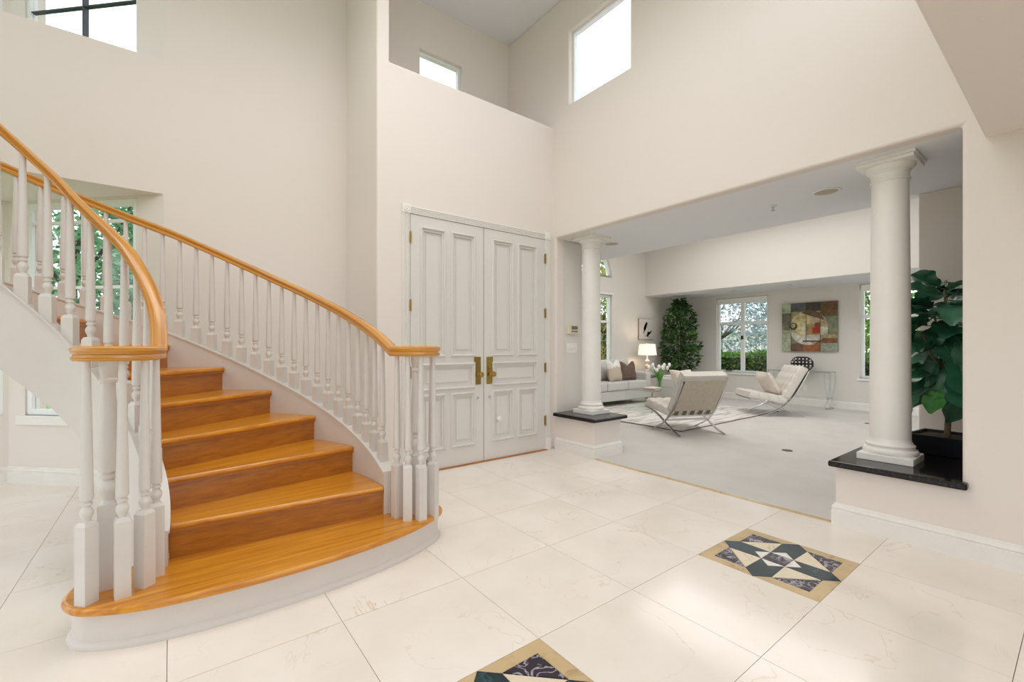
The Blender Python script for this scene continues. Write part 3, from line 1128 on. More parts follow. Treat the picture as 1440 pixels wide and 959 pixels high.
def baluster_mesh(block, total, a=.026, name='baluster', fat=1.0):
    m = MB()
    m.box((-a, -a, -.03), (a, a, block - .012))
    # chamfered shoulder
    b = a * .72
    m.add([(-a, -a, block - .012), (a, -a, block - .012), (a, a, block - .012), (-a, a, block - .012), (-b, -b, block + .004), (b, -b, block + .004), (b, b, block + .004), (-b, b, block + .004)],
          [(0, 1, 5, 4), (1, 2, 6, 5), (2, 3, 7, 6), (3, 0, 4, 7), (4, 5, 6, 7)])
    f = a / .026
    h = total - block
    P = [(.017, 0), (.0135, .008), (.014, .014), (.021, .03), (.0225, .040), (.020, .051), (.0135, .062), (.0135, .066), (.0185, .070), (.0185, .078), (.0145, .081), (.0145, .086), (.0215, .092), (.022, .11)]
    prof = [(r * f, block + z) for r, z in P]
    top = .0125 * f
    for k in range(1, 7):
        u = k / 6
        prof.append((.022 * f * (1 - u) + top * u, block + .11 + (h - .10) * u))
    m.lathe(prof, 12)
    return m.mesh(name, M['stairwhite'], smooth=40)


B_curb = baluster_mesh(.125, RAILH + .01)
B_step = baluster_mesh(.325, ZVOL - RISE)
k = 0
phis = [-1.9 + 3.75 * q for q in range(1, 36)]
for ph in phis:
    x, y = pol(RO + .037, ph)
    link('baluster', B_curb, stair, loc=sp(x, y, curb_top(ph, 'o') + .010), rot=(0, 0, radians(ph)))
for q in range(-2, 14):
    ph = 32.3 + 8.7 * q
    if ph > 144:
        break
    x, y = pol(RI - .037, ph)
    lf_ = lift(ph, 'i')
    link('baluster', B_curb if lf_ < .01 else baluster_mesh(.125, RAILH + .01 + lf_), stair, loc=sp(x, y, curb_top(ph, 'i') + .010), rot=(0, 0, radians(ph)))
for (x, y, rz) in [(-.045, 2.585, 0.2), (-.082, 2.498, .75), (-.152, 2.447, .15), (-.262, 2.470, .75), (1.098, 2.572, 0.1), (1.130, 2.488, -.5), (1.195, 2.447, .1), (1.29, 2.475, .6), (1.325, 2.56, .2)]:
    link('baluster', B_step, stair, loc=sp(x, y, RISE), rot=(0, 0, rz))


def newel(x, y):
    m = MB()
    a = .034
    m.box((-a, -a, 0), (a, a, .36))
    m.lathe([(.03, .36), (.02, .375), (.022, .385), (.036, .41), (.038, .425), (.034, .445), (.021, .46), (.021, .466), (.029, .472), (.029, .482), (.022, .487), (.022, .492), (.033, .50), (.034, .53),
             (.024, .86), (.024, .875), (.031, .882), (.031, .892), (.024, .90), (.03, .93), (.034, ZVOL - RISE + .01)], 16)
    o = m.build('newel_post', M['stairwhite'], stair, smooth=40)
    o.location = sp(x, y, RISE)


newel(-.205, 2.58)
newel(1.225, 2.575)

# ------------------------------------------------------------------ small fittings in the hall
t = thing('alarm_keypad', 'small ivory alarm keypad with grey screen above the light switch', 'keypad', (3.873, OY1 + .008, 1.41))
MB().box((-.085, -.028, -.055), (.085, 0, .055)).build('housing', M['plastic'], t, bevel=.006)
MB().box((-.03, -.031, .0), (.072, -.0275, .04)).build('screen', M['screen'], t)
for k in range(4):
    MB().box((-.03 + k * .027, -.031, -.035), (-.012 + k * .027, -.0275, -.015)).build('button', M['screen'], t)
t = thing('light_switch', 'white triple light switch plate on short wall behind left column', 'switch', (3.873, OY1 + .008, 1.185))
MB().box((-.085, -.006, -.06), (.085, 0, .06)).build('switch_plate', M['plate'], t, bevel=.003)
for k in (-1, 0, 1):
    MB().box((k * .046 - .006, -.016, -.008), (k * .046 + .006, -.005, .016)).build('toggle', M['plate'], t, bevel=.002)


def downlight(x, y, label, r=.085):
    t = thing('ceiling_downlight', label, 'light', (x, y, ZS))
    MB().lathe([(r, 0), (r + .018, 0), (r + .018, -.006), (r, -.009), (r - .006, -.004)], 28, cap=False).build('trim_ring', M['ceil'], t, smooth=40)
    MB().lathe([(.001, -.0035), (r, -.0035)], 28, cap=False).build('lens', M['lightwell'], t)


downlight(4.267, 1.33, 'round recessed ceiling light nearest the right column')
downlight(4.335, 3.623, 'round recessed ceiling light beside the left column capital')
t = thing('sprinkler_head', 'tiny sprinkler head on low ceiling between the columns', 'sprinkler', (4.32, 1.758, ZS))
MB().lathe([(.035, 0), (.035, -.006), (.02, -.012), (.001, -.012)], 16).build('escutcheon', M['plate'], t, smooth=40)
MB().lathe([(.008, -.012), (.006, -.04), (.016, -.042), (.016, -.046), (.001, -.046)], 10).build('deflector', M['chrome'], t)
for (x, y, lab) in ((5.657, 2.15, 'brass floor outlet in pale carpet near the near armchair'), (8.627, 2.121, 'brass floor outlet in pale carpet beside the right column')):
    t = thing('floor_outlet', lab, 'outlet', (x, y, .004))
    MB().lathe([(.055, 0), (.055, .004), (.05, .006), (.001, .006)], 20).build('cover_plate', M['sculpt_dark'], t)
    MB().lathe([(.02, .006), (.018, .009), (.001, .009)], 12).build('cap', M['brass'], t)

# ------------------------------------------------------------------ living room
def pillow(w, h, t, n=10, dent=0.0, pinch=0.10):
    """soft square cushion, upright in x-z, thickness along y; dent = karate chop in the top edge"""
    vs, fs = [], []
    for side in (-1, 1):
        for j in range(n + 1):
            for i in range(n + 1):
                u, v = i / n * 2 - 1, j / n * 2 - 1
                sx = u * (1 - pinch * (1 - v * v) * 0 - pinch * (1 - abs(v)) ** 2 * .8)
                sz = v * (1 - pinch * (1 - abs(u)) ** 2 * .8)
                d = max(0, (1 - u ** 4) * (1 - v ** 4)) ** .5
                z = sz * h / 2
                if dent and v > -.2:
                    z -= dent * (v + .2) * max(0, 1 - abs(u) * 1.5)
                vs.append((sx * w / 2, side * d * t / 2, z + h / 2))
    N_ = (n + 1) ** 2
    for sd in (0, 1):
        for j in range(n):
            for i in range(n):
                a = sd * N_ + j * (n + 1) + i
                q = (a, a + 1, a + n + 2, a + n + 1)
                fs.append(q if sd == 0 else q[::-1])
    m = MB().add(vs, fs)
    return m


def tuft(w, l, t, nx, ny, r=4):
    """tufted pad: x across, y along, z up; buttons at the grid crossings"""
    vs, fs = [], []
    NX, NY = nx * r, ny * r
    for j in range(NY + 1):
        for i in range(NX + 1):
            u, v = i / NX, j / NY
            puff = (abs(sin(pi * nx * u)) ** .5) * (abs(sin(pi * ny * v)) ** .5)
            edge = 1.0 if 0 < i < NX and 0 < j < NY else 0.0
            z = t * (.86 + .16 * puff) if edge else t * .80
            vs.append(((u - .5) * w, v * l, z))
    top = len(vs)
    for j in range(NY + 1):
        for i in range(NX + 1):
            if i in (0, NX) or j in (0, NY):
                pass
    for j in range(NY):
        for i in range(NX):
            a = j * (NX + 1) + i
            fs.append((a, a + 1, a + NX + 2, a + NX + 1))
    ring = [i for i in range(NX + 1)] + [j * (NX + 1) + NX for j in range(1, NY + 1)] + [NY * (NX + 1) + i for i in range(NX - 1, -1, -1)] + [j * (NX + 1) for j in range(NY - 1, 0, -1)]
    base = len(vs)
    for q in ring:
        x, y, z = vs[q]
        vs.append((x, y, 0.0))
    n = len(ring)
    for k in range(n):
        fs.append((ring[k], base + k, base + (k + 1) % n, ring[(k + 1) % n]))
    fs.append(tuple(base + k for k in range(n)))
    return MB().add(vs, fs)


rug = tag(MB().box((5.70, 3.52, .005), (8.85, 5.95, .020)).build('area_rug', M['rug'], bevel=.004), 'large pale rug with grey streaks under the seating group', 'rug')
MB().box((5.692, 3.512, .0045), (8.858, 3.524, .019)).box((5.692, 3.512, .0045), (5.704, 5.958, .019)).box((8.846, 3.512, .0045), (8.858, 5.958, .019)).box((5.692, 5.946, .0045), (8.858, 5.958, .019)).build('rug_binding', M['strap'], rug)

# --- sofa
sofa = thing('sofa', 'light grey three-seat sofa against the wall under the tall window', 'sofa', (7.06, 6.08, .02))
SX0, SX1, SY0, SY1 = -1.11, 1.11, -.36, .35
MB().box((SX0, SY0 + .02, .10), (SX1, SY1, .30)).build('base', M['upholstery'], sofa, bevel=.02)
for sx in (-1, 1):
    MB().box((sx * 1.11 - (.16 if sx > 0 else 0), SY0 + .02, .30), (sx * 1.11 + (0 if sx > 0 else .16), SY1, .64)).build('arm', M['upholstery'], sofa, bevel=.05, seg=4)
    for yy in (SY0 + .08, SY1 - .06):
        MB().lathe([(.02, 0), (.028, .10)], 10, Matrix.Translation((sx * 1.02, yy, 0))).build('leg', M['black'], sofa)
MB().box((SX0 + .14, SY1 - .18, .30), (SX1 - .14, SY1, .80)).build('backrest', M['upholstery'], sofa, bevel=.05, seg=4)
for k in range(3):
    x0 = SX0 + .16 + k * .633
    MB().box((x0 + .004, SY0, .302), (x0 + .629, SY1 - .17, .475)).build('seat_cushion', M['upholstery'], sofa, bevel=.035, seg=4)
    o = pillow(.63, .45, .20, 10, pinch=.04).build('back_cushion', M['upholstery'], sofa, smooth=80)
    o.location = (x0 + .316, SY1 - .25, .46)
    o.rotation_euler = (-.16, 0, 0)


def cushion(name, label, mat_, loc, rot, w=.42, h=.40, t=.16, dent=.05):
    o = pillow(w, h, t, 12, dent).build(name, mat_, smooth=80)
    o.location = loc
    o.rotation_euler = rot
    return tag(o, label, 'cushion')


c = cushion('throw_pillow', 'beige throw pillow with white chevron top on the grey sofa', M['cushion_beige'], (7.20, 5.90, .492), (-.22, 0, .12), .43, .44, .17, .09)
# white V-shaped upper panel
me = c.data
me.materials.append(M['cushion_white'])
for p in me.polygons:
    x, y, z = p.center
    if z > .27 + abs(x) * -.25 + .04:
        p.material_index = 1
cushion('throw_pillow', 'dark brown velvet throw pillow at right end of the grey sofa', M['cushion_brown'], (7.66, 5.93, .492), (-.2, 0, -.1), .42, .40, .16, .09)

# --- end table, lamp, ottoman
t = thing('end_table', 'small dark metal end table between sofa and indoor tree', 'table', (8.52, 6.10, .02))
MB().box((-.24, -.24, .52), (.24, .24, .545)).build('tabletop', M['tableglass'], t, bevel=.004)
MB().box((-.25, -.25, .50), (.25, -.235, .52)).box((-.25, .235, .50), (.25, .25, .52)).box((-.25, -.235, .50), (-.235, .235, .52)).box((.235, -.235, .50), (.25, .235, .52)).build('table_frame', M['black'], t)
for a in (-1, 1):
    for b in (-1, 1):
        MB().box((a * .242 - .008, b * .242 - .008, 0), (a * .242 + .008, b * .242 + .008, .50)).build('leg', M['black'], t)
t = thing('table_lamp', 'lit table lamp with white drum shade on the end table', 'lamp', (8.52, 6.10, .566))
MB().lathe([(.075, 0), (.075, .015), (.03, .025), (.018, .035), (.05, .06), (.06, .085), (.05, .11), (.02, .13), (.03, .14), (.058, .17), (.066, .195), (.056, .22), (.02, .245), (.03, .255), (.05, .28), (.056, .30), (.048, .325), (.015, .345), (.012, .40), (.012, .46)], 20).build('lamp_base', M['ceramic'], t, smooth=50)
MB().lathe([(.205, .44), (.175, .69)], 32, cap=False).build('lamp_shade', M['shade'], t, smooth=60)
MB().lathe([(.008, .40), (.008, .70)], 8).ball((0, 0, .70), .012).build('harp', M['brass'], t)
ll = bpy.data.lights.new('lamp_bulb', 'POINT')
ll.energy = 4
ll.color = (1, .82, .62)
ll.shadow_soft_size = .05
lo = bpy.data.objects.new('lamp_bulb', ll)
lo.location = (8.52, 6.10, .566 + .54)
COL.objects.link(lo)
t = thing('ottoman', 'grey upholstered ottoman behind the glass coffee table', 'ottoman', (8.78, 5.42, .0215))
MB().box((-.34, -.32, .06), (.34, .32, .52)).build('upholstered_body', M['upholstery'], t, bevel=.05, seg=4)
MB().box((-.30, -.28, .50), (.30, .28, .56)).build('top_cushion', M['upholstery'], t, bevel=.025, seg=3)
for a in (-1, 1):
    for b in (-1, 1):
        MB().lathe([(.018, 0), (.024, .07)], 8, Matrix.Translation((a * .27, b * .25, 0))).build('leg', M['black'], t)

# --- glass coffee table with tulips and books
t = thing('coffee_table', 'clear glass waterfall coffee table standing on the rug', 'table', (7.35, 5.05, .021))
MB().box((-.56, -.30, .368), (.56, .30, .382)).build('glass_top', M['tableglass'], t)
for sx in (-1, 1):
    MB().box((sx * .56 - .007, -.30, 0), (sx * .56 + .007, .30, .368)).build('glass_side', M['tableglass'], t)
    MB().box((sx * .54 - .012, -.29, 0), (sx * .54 + .012, -.27, .366)).build('corner_post', M['chrome'], t)
TZ = .404
v = thing('flower_vase', 'glass vase of white tulips on the coffee table', 'vase', (7.48, 5.08, TZ))
MB().lathe([(.05, 0), (.055, .01), (.05, .10), (.06, .20), (.058, .20), (.046, .10), (.048, .015), (.001, .012)], 20, cap=False).build('vase', M['tableglass'], v, smooth=50)
rr = random.Random(3)
for k in range(11):
    a = 2 * pi * k / 11 + rr.random() * .5
    L_ = .10 + .11 * rr.random()
    top = Vector((L_ * cos(a), L_ * sin(a), .30 + .14 * rr.random()))
    path = spline([(0.02 * cos(a), .02 * sin(a), .02), (.04 * cos(a), .04 * sin(a), .18), tuple(top)], 4)
    st = MB().tube(path, .004, 5).build('stem', M['stem'], v)
    MB().ball(tuple(top + Vector((0, 0, .02))), .032, 8, 6, (.95, .95, 1.35)).build('tulip_head', M['tulip'], st, smooth=60)
lm = MB()
for k in range(14):
    a = 2 * pi * k / 14 + rr.random() * .3
    L_ = .06 + .08 * rr.random()
    h_ = .22 + .12 * rr.random()
    d = Vector((cos(a), sin(a), 0))
    e = Vector((-sin(a), cos(a), 0)) * .018
    p0, p1, p2 = Vector((0, 0, .14)) + d * .02, d * L_ * .6 + Vector((0, 0, h_ * .85)), d * L_ + Vector((0, 0, h_))
    lm.add([p0 - e * .5, p0 + e * .5, p1 + e, p1 - e, p2], [(0, 1, 2, 3), (3, 2, 4)])
lf = lm.build('leaves', M['stem'], v)
lf['kind'] = 'stuff'
for k, (w_, d_, h_, mt, lab) in enumerate(((.30, .22, .022, 'book', 'tan book lying under the white book on the coffee table'), (.26, .19, .018, 'plate', 'white book lying on top of the tan book on the coffee table'))):
    b_ = thing('book', lab, 'book', (7.12, 4.98, TZ + (.0 if k == 0 else .0225)), .2 - .15 * k)
    MB().box((-w_ / 2, -d_ / 2, 0), (w_ / 2, d_ / 2, .003)).box((-w_ / 2, -d_ / 2, h_ - .003), (w_ / 2, d_ / 2, h_)).box((-w_ / 2, -d_ / 2, .003), (-w_ / 2 + .003, d_ / 2, h_ - .003)).build('cover', M[mt], b_)
    MB().box((-w_ / 2 + .004, -d_ / 2 + .004, .003), (w_ / 2 - .004, d_ / 2 - .004, h_ - .003)).build('pages', M['paper'], b_)


# --- lounge chairs
R2 = radians(134 - 90)
CH2 = (8.53 + .345 * cos(R2), 2.98 + .345 * sin(R2), .006)
def lounge_chair(loc, rot, label):
    t = thing('lounge_chair', label, 'chair', loc, rot, 'ivory leather lounge chairs')
    back = [(.655, .006), (.56, .045), (.45, .098), (.36, .152), (.27, .228), (.17, .345), (.09, .47), (.02, .60), (-.05, .735), (-.07, .775)]
    seat = [(0, .006), (.10, .035), (.22, .088), (.36, .152), (.47, .207), (.58, .248), (.70, .276), (.80, .294), (.87, .304)]
    bar = [(-.006, -.016), (.006, -.016), (.006, .016), (-.006, .016)]
    for sx in (-1, 1):
        x = sx * .345
        for curve, nm in ((back, 'back_leg'), (seat, 'seat_leg')):
            p = spline([(x, a, b) for a, b in curve], 4)
            MB().sweep(p, bar, up=(1, 0, 0)).build(nm, M['chrome'], t, smooth=30)
    for (y, z) in ((.25, .235), (-.04, .715), (.84, .293), (.30, .18)):
        MB().box((-.33, y - .006, z - .012), (.33, y + .006, z + .012)).build('cross_bar', M['chrome'], t)
    # seat pad
    ang = atan2(.10, .70)
    o = tuft(.66, .63, .12, 5, 4).build('seat_cushion', M['leather'], t, smooth=60)
    o.location = (0, .255, .228)
    o.rotation_euler = (ang, 0, 0)
    # back pad: stands on the seat pad, leaning back along the frame
    ang2 = atan2(.50, -.285)
    o = tuft(.66, .61, .135, 5, 4).build('back_cushion', M['leather'], t, smooth=60)
    o.location = (0, .225, .28)
    o.rotation_euler = (ang2, 0, pi * 0)
    o.scale = (1, 1, -1)
    # leather sling behind, with the strap ends below
    p0, p1 = Vector((0, .180, .315)), Vector((0, -.078, .748))
    d = (p1 - p0)
    n = 22
    vs, fs = [], []
    for i in range(n + 1):
        u = i / n - .5
        wv = .004 * sin(i * 2.4)
        for q in (0, 1):
            p = p0 + d * q
            vs.append((u * .64, p.y - .004 + wv, p.z))
    for i in range(n):
        fs.append((2 * i, 2 * i + 2, 2 * i + 3, 2 * i + 1))
    MB().add(vs, fs).build('back_sling', M['leather_back'], t, smooth=60)
    MB().tube([(-.325, -.052, .75), (.325, -.052, .75)], .014, 8).build('top_roll', M['leather'], t, smooth=60)
    for k in range(5):
        x = -.25 + k * .125
        MB().box((x - .026, -.004, 0), (x + .026, .004, .085), Matrix.Translation((0, .232, .25)) @ Matrix.Rotation(.55, 4, 'X')).build('strap', M['strap'], t)
    return t


lounge_chair((5.661, 3.179, .006), radians(-23.6), 'ivory leather lounge chair on chrome X legs with its back to the hall')
lounge_chair(CH2, R2, 'ivory leather lounge chair on chrome X legs beside the console table, seen from its side')


def at_chair(loc, rot, x, y, z):
    c_, s_ = cos(rot), sin(rot)
    return (loc[0] + x * c_ - y * s_, loc[1] + x * s_ + y * c_, loc[2] + z)


r2 = R2
cushion('throw_pillow', 'fluffy ivory throw pillow leaning on the chair beside the console table', M['cushion_blush'], at_chair(CH2, r2, -.04, .36, .375), (-.5, 0, r2), .50, .42, .18, .0)
r1 = radians(-23.6)
cushion('throw_pillow', 'fluffy ivory throw pillow showing past the top of the near lounge chair', M['cushion_blush'], at_chair((5.661, 3.179, .006), r1, .06, .34, .40), (-.5, .0, r1), .36, .52, .15, .0)

# --- console table with the beaded sculpture, painting above
t = thing('console_table', 'clear acrylic console table with curved legs under the painting', 'table', (10.02, 3.615, .006))
MB().box((-.16, -.60, .70), (.16, .60, .712)).build('glass_top', M['tableglass'], t)
MB().box((-.165, -.605, .694), (-.155, .605, .703)).box((.155, -.605, .694), (.165, .605, .703)).build('top_edge', M['chrome'], t)
for sy in (-1, 1):
    for sx in (-1, 1):
        m = MB()
        for q in (-1, 1):
            pts = [(sx * .12, sy * .55 + q * a, z) for a, z in ((.035, 0), (.03, .06), (.008, .16), (.012, .26), (.032, .36), (.045, .48), (.05, .60), (.05, .694))]
            m.tube(spline(pts, 4), .013, 8)
        m.build('leg', M['acrylic'], t, smooth=60)
        MB().lathe([(.028, 0), (.028, .012), (.02, .02)], 12, Matrix.Translation((sx * .12, sy * .55, 0))).build('foot', M['chrome'], t)
    MB().tube([(-.12, sy * .55, .2), (.12, sy * .55, .2)], .012, 8).build('end_stretcher', M['acrylic'], t)
MB().tube([(0, -.55, .2), (0, .55, .2)], .013, 8).build('stretcher', M['acrylic'], t, smooth=60)

t = thing('bead_sculpture', 'oblong dark and white beaded sculpture on the console table', 'sculpture', (10.02, 3.54, .7195))
mw, md = MB(), MB()
hw, hh = .195, .135
for j in range(4):
    for i in range(6):
        y = -hw + .034 + i * (2 * hw - .068) / 5
        z = .036 + j * (2 * hh - .072) / 3
        cy_ = max(0, abs(y) - (hw - hh))
        if cy_ ** 2 + (z - hh) ** 2 > hh ** 2 * .95:
            continue
        for sx in (-1, 1):
            mw.ball((sx * .035, y, z), .0165, 8, 6)
            md.tube([(sx * .032, y + .0255 * cos(2 * pi * k / 12), z + .0255 * sin(2 * pi * k / 12)) for k in range(13)], .0075, 5)
rim = [(0, (hw - hh) * (1 if cos(a) >= 0 else -1) + hh * cos(a), hh + hh * sin(a)) for a in [2 * pi * k / 40 for k in range(41)]]
md.tube(rim, .009, 6)
md.box((-.03, -hw + .02, hh - .004), (.03, hw - .02, hh + .004))
for yy in (-.11, -.055, 0, .055, .11):
    md.box((-.03, yy - .004, .005), (.03, yy + .004, 2 * hh - .005))
md.box((-.04, -.08, -.0), (.04, .08, .012))
for nm, m_, k_ in (('beads', mw, 'sculpt_white'), ('rings', md, 'sculpt_dark')):
    o = m_.build(nm, M[k_], t, smooth=60)
    o['kind'] = 'stuff'


def printed(name, cells, T, parent):
    """flat print made of coloured patches; cells: (polygon, colour), later ones lie over earlier ones"""
    m = MB()
    cols = []
    for k, (poly, c_) in enumerate(cells):
        m.add([T @ Vector((a, -.0006 * k, b)) for a, b in poly], [tuple(range(len(poly)))])
        cols.append(lin(c_))
    me = bpy.data.meshes.new(name)
    me.from_pydata(m.v, [], m.f)
    ca = me.color_attributes.new('Col', 'FLOAT_COLOR', 'CORNER')
    for p, c_ in zip(me.polygons, cols):
        for li in p.loop_indices:
            ca.data[li].color = (*c_, 1)
    me.materials.append(M['print'])
    return link(name, me, parent)


PW, PH_ = .985, .985
t = thing('abstract_painting', 'square abstract canvas in earth tones with a pale disc and red square', 'painting', (XB - .004, 3.486, 1.10))
MB().box((-.04, -PW / 2, 0), (0, PW / 2, PH_)).build('canvas', M['canvas'], t, bevel=.003)
q = lambda a, b, c_, d: [(a, b), (c_, b), (c_, d), (a, d)]
disc = lambda cx_, cz_, r_, n=40, a0=0, a1=2 * pi: [(cx_ + r_ * cos(a0 + (a1 - a0) * k / n), cz_ + r_ * sin(a0 + (a1 - a0) * k / n)) for k in range(n + 1)]
cells = [(q(0, 0, 1, 1), '#8A8468'), (q(0, .80, .18, 1), '#B3BE9E'), (q(0, .57, .18, .80), '#6A655A'), (q(0, .44, .20, .57), '#7B775F'), (q(0, .26, .20, .44), '#A5AC90'), (q(0, 0, .18, .26), '#B4BDA6'),
         (q(.18, .82, .45, 1), '#5F6468'), (q(.45, .78, .72, 1), '#4A4038'), (q(.72, .70, 1, 1), '#70582F'), (q(.80, .84, 1, 1), '#6E4A2C'), (q(.72, .42, 1, .70), '#828A72'), (q(.70, .26, 1, .34), '#B9AE84'), (q(.70, .17, 1, .27), '#8A5A3A'), (q(.70, 0, 1, .17), '#A2A99C'),
         (q(.18, .17, .40, .32), '#8B8880'), (q(.18, 0, .40, .17), '#6E5444'), (q(.40, 0, .70, .17), '#A8673C'), (q(.18, .32, .72, .82), '#9C9468'),
         (disc(.50, .49, .345), '#CFC48F'), (disc(.50, .49, .345, 24, -pi / 2.2, pi / 2.1), '#B9A888'), (disc(.52, .58, .26, 24, .2, 2.2), '#6A5540'), (disc(.50, .47, .34, 20, pi * 1.02, pi * 1.6), '#D9D8CC'),
         (disc(.225, .52, .075), '#4C4A38'), (disc(.215, .535, .045), '#D0C492'), (q(.39, .34, .46, .58), '#D5D2C6'), (q(.46, .34, .71, .56), '#A58A58'), (q(.57, .37, .71, .49), '#B3281C'), (q(.62, .47, .71, .58), '#93401F'), (q(.39, .22, .71, .34), '#CFCDC4'), (q(.40, .195, .71, .225), '#5A4C3C'), (q(.71, .34, .84, .50), '#CAC9B0'),
         (q(.455, .17, .465, 1), '#5B5038'), (q(.705, .0, .715, .80), '#6A5A40'), (q(.178, 0, .186, 1), '#4F4A3C')]
cells = [([(-(a - .5) * PW, b * PH_) for a, b in p], c_) for p, c_ in cells]
# local x of the print runs along -y of the room: mirror through the placement matrix
TP = Matrix.Translation((-.0407, 0, 0)) @ Matrix.Rotation(pi / 2, 4, 'Z') @ Matrix.Diagonal((1, -1, 1, 1))
TP = Matrix(((0, 1, 0, -.0407), (1, 0, 0, 0), (0, 0, 1, 0), (0, 0, 0, 1)))
printed('print', cells, TP, t)

t = thing('bird_picture', 'pale canvas picture of two dark perched birds above the table lamp', 'picture', (9.0, YL - .004, 1.365))
MB().box((-.29, -.035, 0), (.29, 0, .49)).build('canvas', M['canvas'], t, bevel=.003)
MB().box((-.285, -.0358, .005), (.285, -.034, .485)).build('print', M['paper'], t)
bird1 = [(-.10, .16), (-.075, .20), (-.085, .27), (-.04, .35), (.005, .395), (.04, .415), (.065, .40), (.055, .36), (.035, .30), (-.01, .23), (-.05, .19), (-.085, .13)]
bird2 = [(.02, .10), (.06, .13), (.05, .17), (.085, .19), (.15, .175), (.20, .215), (.235, .205), (.19, .15), (.12, .11), (.09, .07), (.06, .075)]
TB = Matrix.Translation((0, -.0358, 0))
for b in (bird1, bird2):
    m = MB()
    m.add([TB @ Vector((x_ - .03, 0, z_)) for x_, z_ in b], [tuple(range(len(b)))])
    m.build('bird', M['ink'], t)
m = MB()
for a, b in (((.03, .08), (.03, .05)), ((.05, .07), (.11, .02)), ((-.12, .10), (.15, .055))):
    m.tube([TB @ Vector((a[0], 0, a[1])), TB @ Vector((b[0], 0, b[1]))], .003, 4)
m.build('branch', M['ink'], t)

t = thing('wall_outlet', 'white wall outlet low on the far wall behind the console table', 'outlet', (XB, 3.56, .36))
MB().box((-.006, -.036, -.058), (0, .036, .058)).build('cover_plate', M['plate'], t, bevel=.003)
for z in (-.02, .02):
    MB().box((-.008, -.016, z - .014), (-.005, .016, z + .014)).build('socket', M['trim'], t)
for (x, y, lab) in ((9.52, 3.58, 'small recessed light in the low far soffit above the painting'), (9.54, 4.67, 'small recessed light in the low far soffit above the left window')):
    t = thing('ceiling_downlight', lab, 'light', (x, y, 2.3985))
    MB().lathe([(.05, 0), (.065, 0), (.065, -.005), (.05, -.007)], 20, cap=False).build('trim_ring', M['ceil'], t)
    MB().lathe([(.001, -.003), (.05, -.003)], 20, cap=False).build('lens', M['lightwell'], t)


# ------------------------------------------------------------------ plants
def leaves(n, shape, size, seed, flat=.35):
    """many small folded leaves; shape() gives a position and outward direction"""
    r = random.Random(seed)
    vs, fs = [], []
    for _ in range(n):
        p, out = shape(r)
        d = (Vector(out) + Vector((r.uniform(-1, 1), r.uniform(-1, 1), r.uniform(-1, .6)))).normalized()
        s_ = d.cross(Vector((r.uniform(-1, 1), r.uniform(-1, 1), r.uniform(-1, 1)))).normalized()
        u = d.cross(s_)
        L_ = size * r.uniform(.7, 1.3)
        W_ = L_ * flat
        p = Vector(p)
        b = len(vs)
        vs += [p, p + d * L_ * .5 + s_ * W_ * .5 + u * W_ * .2, p + d * L_, p + d * L_ * .5 - s_ * W_ * .5 + u * W_ * .2]
        fs.append((b, b + 1, b + 2, b + 3))
    return MB().add(vs, fs)


def crown(cx_, cy_, cz_, rx, ry, rz, inner=.55):
    def f(r):
        while True:
            v_ = Vector((r.uniform(-1, 1), r.uniform(-1, 1), r.uniform(-1, 1)))
            if .05 < v_.length < 1:
                break
        v_ = v_.normalized() * (inner + (1 - inner) * r.random() ** .5)
        return (cx_ + v_.x * rx, cy_ + v_.y * ry, cz_ + v_.z * rz), v_
    return f


# indoor ficus in the corner
t = thing('indoor_tree', 'tall leafy green indoor tree in the living room corner', 'plant', (9.58, 5.95, .005))
MB().lathe([(.15, 0), (.19, .04), (.20, .28), (.19, .30), (.175, .30), (.175, .26), (.001, .26)], 24, cap=False).build('basket', M['upholstery'], t, smooth=50)
MB().lathe([(.001, .255), (.176, .262)], 20, cap=False).build('soil', M['soil'], t)
for a, b in (((.0, .0), (.05, .02)), ((.03, .02), (-.06, .05)), ((-.03, -.01), (.02, -.07))):
    MB().tube(spline([(a[0], a[1], .24), ((a[0] + b[0]) / 2 + .02, (a[1] + b[1]) / 2, .9), (b[0], b[1], 1.9)], 5), [.016] * 6 + [.012] * 5, 8).build('trunk', M['bark'], t, smooth=60)


def ficus_shape(r):
    z = r.uniform(.55, 2.30)
    f = (z - .55) / 1.75
    R_ = .385 * (min(1, f * 5 + .35)) * (1 - max(0, (f - .5) / .5) ** 1.6 * .72) * (1 + .10 * sin(f * 17))
    a = r.uniform(0, 2 * pi)
    R_ *= 1 + .22 * sin(3 * a + f * 9) * sin(f * 23 + a)
    q_ = R_ * r.random() ** .45
    return (q_ * cos(a), q_ * sin(a), z), (cos(a), sin(a), -.2)


o = leaves(1800, ficus_shape, .10, 5, .6).build('foliage', M['ficus'], t)
o['kind'] = 'stuff'


def fig_leaf_mesh(name, L_, W_, cup, droop, material):
    rows, colsn = 10, 6
    vs, fs = [], []
    for j in range(rows + 1):
        v_ = j / rows
        wd = W_ * (sin(pi * min(1, v_ * .92 + .06)) ** .75) * (.62 + .55 * v_) * (1 - .25 * max(0, 1 - abs(v_ - .38) * 6))
        if j == 0:
            wd = .006
        if j == rows:
            wd = W_ * .12
        for i in range(colsn + 1):
            u = i / colsn * 2 - 1
            x = u * wd
            y = v_ * L_
            z = cup * abs(u) ** 1.5 * wd - droop * v_ * v_ * L_ + .010 * sin(v_ * 16) * abs(u)
            vs.append((x, y, z))
    for j in range(rows):
        for i in range(colsn):
            a = j * (colsn + 1) + i
            fs.append((a, a + 1, a + colsn + 2, a + colsn + 1))
    m = MB().add(vs, fs)
    m.tube([(0, -.07, .02), (0, 0, 0), (0, L_ * .5, -droop * .25 * L_ + .001), (0, L_ * .95, -droop * .9 * L_ + .001)], [.004, .004, .003, .0015], 5)
    return m.mesh(name, material, smooth=60)


